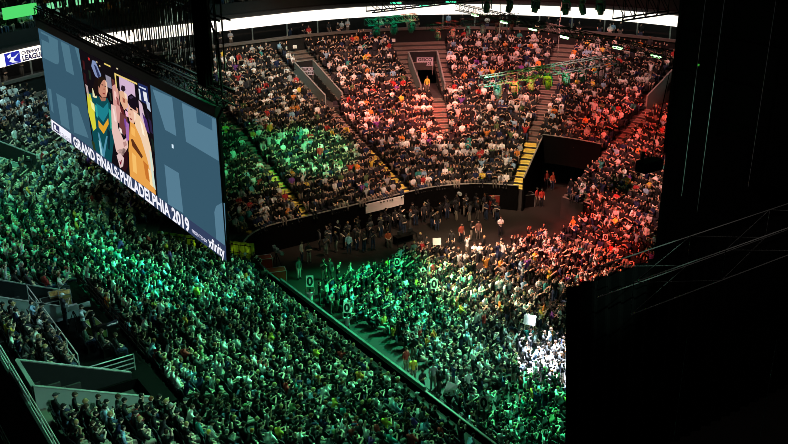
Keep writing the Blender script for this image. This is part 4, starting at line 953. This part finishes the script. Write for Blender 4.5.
rail([w3(-8, -dl-1.3, 8.6), w3(12, -dl-1.3, 8.6)], 'lower_railing', 'dim dark railing just outside the left balcony edge', 1.2, 1.0, 3, .02, 'truss')
rail([L0(4.0, 17.7), L0(12.6, 17.7)], 'terrace_railing', 'pale railing in front of the railed corner block, behind the camera platform', 1.5, 1.0, 2, .03)
pf = 7.76
rail([w3(3.9, -17.5, pf-.3), w3(3.9, -15.2, pf-.3)], 'guard_rail', 'green-lit metal guard rail of five bars beside the lower portal', 1.4, 1.15, 5, .03)
rail([w3(4.3, -14.5, pf), w3(15, -14.5, pf)], 'platform_railing', 'long dark railing along the inner edge of the camera platform', 1.1, .95, 3, .025, 'truss')
# platform kit
def camera_kit(loc, rz, lab, light_=False, s=1.):
    t = empty('broadcast_camera', loc, rz); t.scale = (s,)*3; tag(t, lab, 'camera')
    for k in range(3):
        a = k*2.1; g = MB(); g.tube((math.cos(a)*.45, math.sin(a)*.45, 0), (0, 0, 1.15), .025); g.build('tripod_leg', M['truss'], t)
    bm_ = MB(); bm_.box((0, 0, 1.35), (.22, .5, .28)); bm_.box((.0, -.28, 1.52), (.2, .12, .14)); bd = bm_.build('camera_body', M['alu'] if light_ else M['truss'], t)
    l = MB(); l.tube((0, .25, 1.35), (0, .85, 1.35), .10, .15, 10); l.build('camera_lens', M['wall'] if light_ else M['lens'], t)
    hh = MB(); hh.tube((.1, -.2, 1.25), (.25, -.6, 1.15), .015); hh.build('pan_handle', M['truss'], t); return t
def at_plat(x, y): 
    r = ray(x, y); t = (pf-CH)/r[2]; return to_pq(r[0]*t, r[1]*t)
def on_plat(x, y): return w3(*at_plat(x, y), pf)
facing = face_rot(*(A*.1+R))
person('stand_camera', on_plat(66, 325), facing, (.03, .03, .04), (.8, .8, .8), 'camera operator with white headwear and dark clothes bending at left of platform camera', None)
person('stand_camera', on_plat(85, 337), facing-.5, (.62, .72, .74), (.02, .02, .02), 'camera operator in pale blue shirt standing on the camera platform', None)
camera_kit(on_plat(76, 331), facing-.2, 'broadcast camera with pale lens hood between the two platform operators', True)
camera_kit(on_plat(104, 352), facing, 'dark broadcast camera farther down the camera platform', False)
for i, (x, y, c) in enumerate([(96, 345, (.02, .02, .02)), (104, 356, (.05, .06, .05)), (88, 352, (.08, .15, .10)), (118, 360, (.03, .03, .03))]):
    person('sit_lap' if i else 'stand', on_plat(x, y)-Vector((0, 0, .0)), facing, c, None, f'platform crew member in {["black", "dark grey", "dark green", "charcoal"][i]} top on the dark camera platform', 'camera platform crew')
    if i: seat(on_plat(x, y), facing, f'dark seat under the {["", "dark grey", "dark green", "charcoal"][i]} clad platform crew member', None)
def case(loc, sz, rz, m, lab, name='flight_case'):
    t = empty(name, loc, rz); tag(t, lab, 'case'); b = MB(); b.box((0, 0, sz[2]/2), sz); b.build('case_body', m, t)
    e = MB()
    for sx in (-1, 1):
        for sy in (-1, 1): e.box((sx*sz[0]/2, sy*sz[1]/2, sz[2]/2), (.04, .04, sz[2]+.01))
    for sx in (-1, 1): e.box((sx*sz[0]/2, 0, sz[2]), (.04, sz[1], .03)); e.box((0, sx*sz[1]/2, sz[2]), (sz[0], .04, .03))
    e.build('case_edging', M['alu'], t); return t
wood = mat('yellow_wood', (.55, .36, .12), .7, noise=.3, nscale=5)
case(on_plat(60, 308), (.9, .7, .9), .5, wood, 'yellow-brown wooden case at the top end of the camera platform')
case(on_plat(67, 311), (.6, .6, 1.1), .4, wood, 'taller brown wooden case beside the yellow-brown one')
case(on_plat(52, 313), (.9, .7, .8), .5, M['truss'], 'black equipment case in front of the wooden cases')
case(on_plat(96, 333), (1.4, .6, .5), facing, mat('moss_green_case', (.18, .28, .06), .7), 'low mossy green case lying on the camera platform')

# ------------------------------------------------------------------ signs
def placard(loc, rz, w, h, char, lab, tilt=0.):
    t = empty('placard', loc, rz); t.rotation_euler = (.42, tilt, rz); tag(t, lab, 'placard', None)
    k_ = .72 if loc.y > 60 else .95; w, h = w*k_, h*k_; b = MB(); b.box((0, 0, h/2), (w, .02, h)); b.build('card', M['white'], t)
    if char:
        o = text_mesh(char, h*1.05, lambda x, y: Vector((-x if False else x, -.0, y)), 'sign_lettering', M['ink'], None, 'CENTER', .03)
        o.parent = t; o.location = (0, 0, 0)
        for v in o.data.vertices: v.co = Vector((-v.co.x, .016, v.co.z+h*.13))
        o.data.flip_normals()
    s = MB(); s.tube((0, 0, -.35), (0, 0, 0), .012); s.build('stick', M['truss'], t); return t
tocam = lambda p: face_rot(-p.x, -p.y)
for x, y, w, h, ch, tl, hs_, lab in [
    (310, 287, .55, .85, '0', .0, 2.0, 'white placard reading 0 at the left front corner of the floor crowd'),
    (347, 313, .5, .75, '0', .0, 1.9, 'white placard reading 0 inside the green-lit floor crowd, left of centre'),
    (397, 266, .5, .8, '0', .0, 2.0, 'white placard reading 0 at the back edge of the floor crowd'),
    (434, 289, .5, .75, '0', .0, 1.9, 'white placard reading 0 where green light meets yellow light'),
    (484, 409, .5, .75, '0', .1, 1.7, 'white placard reading 0 near the bottom centre, in the dark gap'),
    (414, 339, .4, .5, '0', .5, 1.6, 'small white placard tilted right in the green-lit crowd'),
    (605, 240, .5, .6, '0', .0, 2.6, 'white placard reading 0 in the red-lit crowd at right'),
    (437, 245, .9, .75, '', .05, 1.9, 'blank white poster held up beside the open floor'),
    (529, 325, .8, .7, '', -.1, 2.0, 'blank pinkish-white poster held up above the white-lit crowd'),
    (449, 394, .7, .7, '', -.35, 1.7, 'blank pale green poster tilted left near bottom centre')]:
    p = W_(x, y, hs_); placard(p, tocam(p), w, h, ch, lab, tl)
    nm = lab.split(' ')[0]
    person('stand_up' if hs_ > 1.65 else 'stand_one', Vector((p.x, p.y, 0))+Vector((p.x, p.y, 0)).normalized()*.12, tocam(p), tint(pick(SHIRT)[1]), None, 'person holding up the '+' '.join(lab.split()[:13]) if len(lab.split()) <= 12 else 'person with both arms raised under the '+' '.join(lab.split()[:9]), 'people holding placards')
for i, (x, y) in enumerate([(285.5, 50), (295, 48.5), (376, 42), (384.5, 41.5), (393.5, 42)]):
    pr = at_d(x, y, 23.0); p = w3(pr[0], pr[1], pr[2]); 
    placard(p, tocam(p), .55, .5, '', f'small blank white card held up along the top row, {ORD[i]} from the left')
for i, (x, y) in enumerate([(437, 244)]): pass
# portal name boards
def board(x, y, w, h, d, lines, lab, up_=0.):
    pr = at_d(x, y, d); p = w3(pr[0], pr[1], pr[2]); t = empty('portal_sign', p, tocam(p)); tag(t, lab, 'sign')
    b = MB(); b.box((0, 0, 0), (w, .08, h)); b.build('sign_board', mat('sign_board_lilac', (.55, .52, .62), .6), t)
    po = MB(); po.tube((-w*.45, 0, -h/2-1), (-w*.45, 0, 0), .03); po.tube((w*.45, 0, -h/2-1), (w*.45, 0, 0), .03); po.build('sign_post', M['cap'], t)
    for k, (tx, sz) in enumerate(lines):
        o = text_mesh(tx, sz, lambda a_, b_: Vector((-a_, .06, b_)), 'sign_lettering', M['ink'], None, 'CENTER', .012, 1.2); o.parent = t; o.location = (0, 0, h*.08-k*h*.45); o.data.flip_normals()
board(425, 61.5, 1.75, .85, 19.7, [('GEICO', .42), ('101-102', .34)], 'lilac-white name board above the portal at centre of the far stand')
board(307, 71, 1.3, .8, 19.7, [('GEICO', .40), ('103-104', .30)], 'lilac-white name board above the portal at left of the far stand')
# portal visitor in yellow
pp_ = at_h(427, 93, 6.7); person('stand', w3(*pp_, 6.7), tocam(w3(*pp_, 0)), (.85, .75, .10), None, 'person in yellow top standing in the mouth of the centre portal')
lamp(w3(*at_h(428, 84, 9.2), 9.4), (1, .8, .35), 60)

# white banner on the rink wall
bs = (0, on_p_plane(366, 213, PM-.2)[0]); be = (0, on_p_plane(404, 204, PM-.2)[0])
mm = MB(); n = 6
for k in range(n):
    qa, qb = bs[1]+(be[1]-bs[1])*k/n, bs[1]+(be[1]-bs[1])*(k+1)/n
    x_ = [(PM-.2, qa), (PM-.2, qb), (PM-.15, qb), (PM-.15, qa)]; mm.hexa([w3(*c_, 1.35) for c_ in x_], [w3(*c_, 2.2) for c_ in x_])
tag(mm.build('wall_banner', M['white']), 'white banner board hung on the curved dark floor wall', 'banner')
# yellow-lit curtain in the far left corner
ca_, cb_ = w3(*at_h(150, 228, 4.2), 0), w3(*at_h(254, 249, 3.6), 0)
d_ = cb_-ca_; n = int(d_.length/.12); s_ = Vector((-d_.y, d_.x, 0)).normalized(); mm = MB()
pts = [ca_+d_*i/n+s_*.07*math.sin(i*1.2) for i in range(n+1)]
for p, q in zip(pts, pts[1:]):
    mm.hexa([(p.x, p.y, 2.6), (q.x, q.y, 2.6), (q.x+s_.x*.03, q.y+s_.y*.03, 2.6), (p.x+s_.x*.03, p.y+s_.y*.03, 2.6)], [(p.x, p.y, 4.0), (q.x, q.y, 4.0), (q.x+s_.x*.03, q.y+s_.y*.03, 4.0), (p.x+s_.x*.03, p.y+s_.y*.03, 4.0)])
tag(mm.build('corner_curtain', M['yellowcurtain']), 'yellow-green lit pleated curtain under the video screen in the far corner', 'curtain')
rail([(*((ca_-s_*.5)[:2]), 2.8), (*((cb_-s_*.5)[:2]), 2.8)], 'corner_railing', 'dark railing with many posts before the yellow-lit curtain', .45, 1.2, 2, .03, 'truss')
mm = MB(); wall_line(mm, (ca_-s_*.25)[:2], (cb_-s_*.25)[:2], 0, 2.75, 0, 2.75, .6); struct(mm.build('wall_corner', M['darkwall']))
for k in range(8):
    if k == 5: continue
    p = ca_+d_*(k+.5)/8
    if (Vector((0, 0, 0))-p).dot(s_) < 0: ss = -s_
    else: ss = s_
    q_ = p+ss*.30; t = empty('wall_lamp', (q_.x, q_.y, 3.95)); tag(t, f'small lamp lighting the yellow curtain, {ORD[k]} from the left', 'lamp', 'lamps along the yellow curtain')
    b = MB(); b.box((0, 0, 0), (.14, .14, .08)); b.build('lamp_housing', M['truss'], t); lamp((q_.x, q_.y, 3.45), (.75, 1, .15), 1.5, .05)

# ------------------------------------------------------------------ crew and kit on the event floor
def fl(x, y): return w3(*at_h(x, y, 0), 0)
CREW = [  # foot pixel, pose, shirt, words
    (500, 236, 'stand_folded', (.9, .9, .9), 'in white shirt standing alone on the open floor'),
    (302, 262, 'stand', (.65, .60, .50), 'in cream top near the left end of the open floor'),
    (309, 263, 'stand_folded', (.03, .03, .03), 'in black top just right of the cream-topped one'),
    (299, 279, 'stand', (.10, .12, .12), 'in dark top and pale trousers at the left end of the floor'),
    (324, 280, 'stand_phone', (.03, .03, .03), 'in black top photographing near the left floor corner'),
    (330, 280, 'stand', (.05, .05, .05), 'in charcoal top beside the photographer in black'),
    (349, 254, 'stand', (.45, .75, .85), 'in pale blue top below the white banner'),
    (357, 250, 'stand', (.02, .02, .02), 'in black right of the pale blue top'),
    (364, 252, 'stand_folded', (.03, .03, .03), 'in black with folded arms below the banner'),
    (373, 250, 'stand_phone', (.03, .03, .04), 'in black photographing below the banner'),
    (388, 246, 'sit_lap', (.55, .12, .05), 'in red-orange top sitting by the dark desks'),
    (420, 253, 'stand', (.02, .02, .02), 'in black at the left edge of the floor crowd back row'),
    (426, 256, 'stand_folded', (.03, .03, .03), 'in black with folded arms beside the poster'),
    (414, 262, 'stand', (.08, .20, .17), 'in dark teal top at the back of the floor crowd'),
    (451, 250, 'stand', (.04, .04, .04), 'in dark grey top right of the blank poster'),
    (461, 243, 'stand', (.35, .08, .05), 'in dark red top behind the yellow-lit crowd'),
    (471, 240, 'stand_folded', (.03, .03, .03), 'in black behind the yellow-lit crowd'),
    (478, 240, 'stand', (.20, .10, .08), 'in brown top behind the yellow-lit crowd'),
    (432, 228, 'stand_phone', (.02, .02, .02), 'in black photographing amid the desks at centre'),
    (437, 231, 'stand', (.03, .03, .03), 'in black amid the desks at centre'),
    (412, 222, 'stand', (.02, .02, .02), 'in black left of the centre desks'),
    (447, 219, 'stand', (.04, .04, .05), 'in charcoal right of the centre desks'),
    (464, 216, 'stand', (.02, .02, .02), 'in black by the middle of the floor wall'),
    (395, 228, 'stand', (.04, .04, .04), 'in charcoal by the left desks'),
    (404, 235, 'stand_folded', (.03, .03, .03), 'in black between the left desks'),
    (516, 206, 'stand', (.05, .08, .12), 'in dark blue at the foot of the yellow stairs'),
    (541, 207, 'stand', (.60, .06, .04), 'in red at the mouth of the dark pit'),
    (536, 206, 'stand', (.40, .05, .04), 'in dark red left of the red one at the pit'),
    (552, 190, 'stand', (.45, .10, .05), 'in rust top inside the dark pit'),
    (546, 188, 'stand', (.30, .05, .04), 'in maroon top inside the dark pit'),
    (470, 418, 'stand_phone', (.20, .30, .28), 'in grey-green top standing in the lower aisle'),
    (478, 428, 'stand', (.02, .02, .02), 'in black standing in the lower aisle'),
    (468, 396, 'stand', (.50, .55, .55), 'in pale grey top standing higher in the aisle'),
    (413, 382, 'stand', (.85, .60, .08), 'in yellow costume standing in the dark aisle'),
    (406, 372, 'stand', (.45, .05, .05), 'in dark red top beside the yellow costume'),
    (433, 388, 'stand', (.30, .30, .32), 'in grey top right of the yellow costume'),
    (422, 395, 'stand_folded', (.03, .03, .03), 'in black in the aisle below the yellow costume'),
]
for x, y, po, c, wtxt in CREW:
    p = fl(x, y); rz = tocam(p)+random.uniform(-.8, .8)+(0 if y > 300 else .6)
    person(po, p, rz, c, None, f'person {wtxt}', 'people standing around the event floor', pants=(.5, .5, .5) if 'pale trousers' in wtxt else None)
    if po.startswith('sit'): seat(p, rz, 'dark chair under the red-orange clad person by the desks', None)
random.seed(21)
used = [fl(c_[0], c_[1]) for c_ in CREW]; made = 0; crew_rec = []
while made < 40:
    x = random.uniform(318, 500); yb = 262-(x-318)*.30; y = random.uniform(yb-28, yb-4) if x < 440 else random.uniform(206, 222)
    p = fl(x, y); pq_ = to_pq(p.x, p.y)
    if rim_d(*pq_) > -1.0 or any((p-u).length < .75 for u in used): continue
    used.append(p); c = random.choice([(.015, .015, .018), (.03, .03, .035), (.05, .05, .055), (.02, .03, .06), (.015, .015, .018), (.10, .10, .11)])
    cn = {.015: 'black', .03: 'dark grey', .05: 'charcoal', .02: 'navy', .10: 'grey'}[c[0]]
    crew_rec.append((x, cn, c, p, random.choice(['stand', 'stand', 'stand_folded', 'stand_phone', 'stand_camera', 'stand_clap']), random.uniform(0, 6.28), rim_d(*pq_) > -4.5)); made += 1
for wall_side in (True, False):
    for k_, (x, cn, c, p, po, rz, _w) in enumerate(sorted([r_ for r_ in crew_rec if r_[6] == wall_side], key=lambda r_: r_[0])):
        person(po, p, rz, c, None, f'{POSETXT[po]} crew member in {cn} {"along the curved wall" if wall_side else "nearer the floor crowd"}, {ORD[k_]} from left', 'dark-clothed crew by the curved wall')
def desk(x, y, w, lab, lit=False):
    p = fl(x, y); t = empty('production_desk', p, face_rot(*A)); tag(t, lab, 'desk'); tp = MB(); tp.box((0, 0, .75), (w, .7, .05)); tp.build('desk_top', M['truss'], t)
    sk = MB(); sk.box((0, .33, .37), (w, .02, .72)); sk.build('desk_skirt', M['black'], t)
    for sx in (-1, 1):
        l = MB(); l.box((sx*(w/2-.05), -.25, .36), (.05, .05, .72)); l.build('leg', M['truss'], t)
    return t
for i, (x, y, w) in enumerate([(392, 226, 2.4), (420, 218, 2.6), (447, 214, 2.6), (474, 213, 2.4), (405, 243, 2.0)]):
    desk(x, y, w, f'black draped production desk by the floor wall, {["leftmost", "second from left", "middle", "rightmost", "nearest to the crowd"][i]}')
    for k in range(2):
        p = fl(x, y)+Vector((R[0], R[1], 0))*(k-.5)*1.0; t = empty('desk_monitor', p+z*.775, face_rot(*A)+math.pi*.0); tag(t, f'small dark monitor on the {["leftmost", "second", "middle", "rightmost", "nearest"][i]} production desk, {["left", "right"][k]} one', 'monitor')
        b = MB(); b.box((0, 0, .26), (.5, .04, .3)); b.build('monitor_panel', M['darkglass'], t); b = MB(); b.box((0, 0, .05), (.06, .05, .1)); b.box((0, 0, .01), (.2, .15, .02)); b.build('monitor_stand', M['truss'], t)
for i, (x, y, lab) in enumerate([(455, 207, 'pale broadcast camera standing against the curved floor wall'), (277, 268, 'dark broadcast camera with pale top at the far left floor corner'), (488, 214, 'dark broadcast camera at the right end of the desks'), (382, 232, 'dark broadcast camera left of the desks')]):
    camera_kit(fl(x, y), tocam(fl(x, y))+.5, lab, i < 2, 1.15)
redm = mat('red_cloth', (.55, .05, .02), .8)
case(fl(266, 276), (1.0, .8, 1.6), .3, redm, 'tall red cloth-covered case at the far left floor corner')
case(fl(276, 283), (1.5, .8, 1.1), .3, redm, 'lower red case right of the tall red one')
case(fl(493, 208), (1.6, .8, 1.3), .3, mat('dark_red_case', (.25, .03, .02), .8), 'dark red case by the floor wall near the yellow stairs')
case(fl(526, 206), (1.3, .8, 1.2), .3, M['truss'], 'black case at the foot of the yellow stairs')
# front wall of the near left stand: pale rail
rail([w3(-6, .25, 1.5), w3(19, .25, 1.5)], 'front_railing', 'thin rail along the front of the near stand beside the dark aisle', 2.2, 1.0, 1, .02, 'truss')
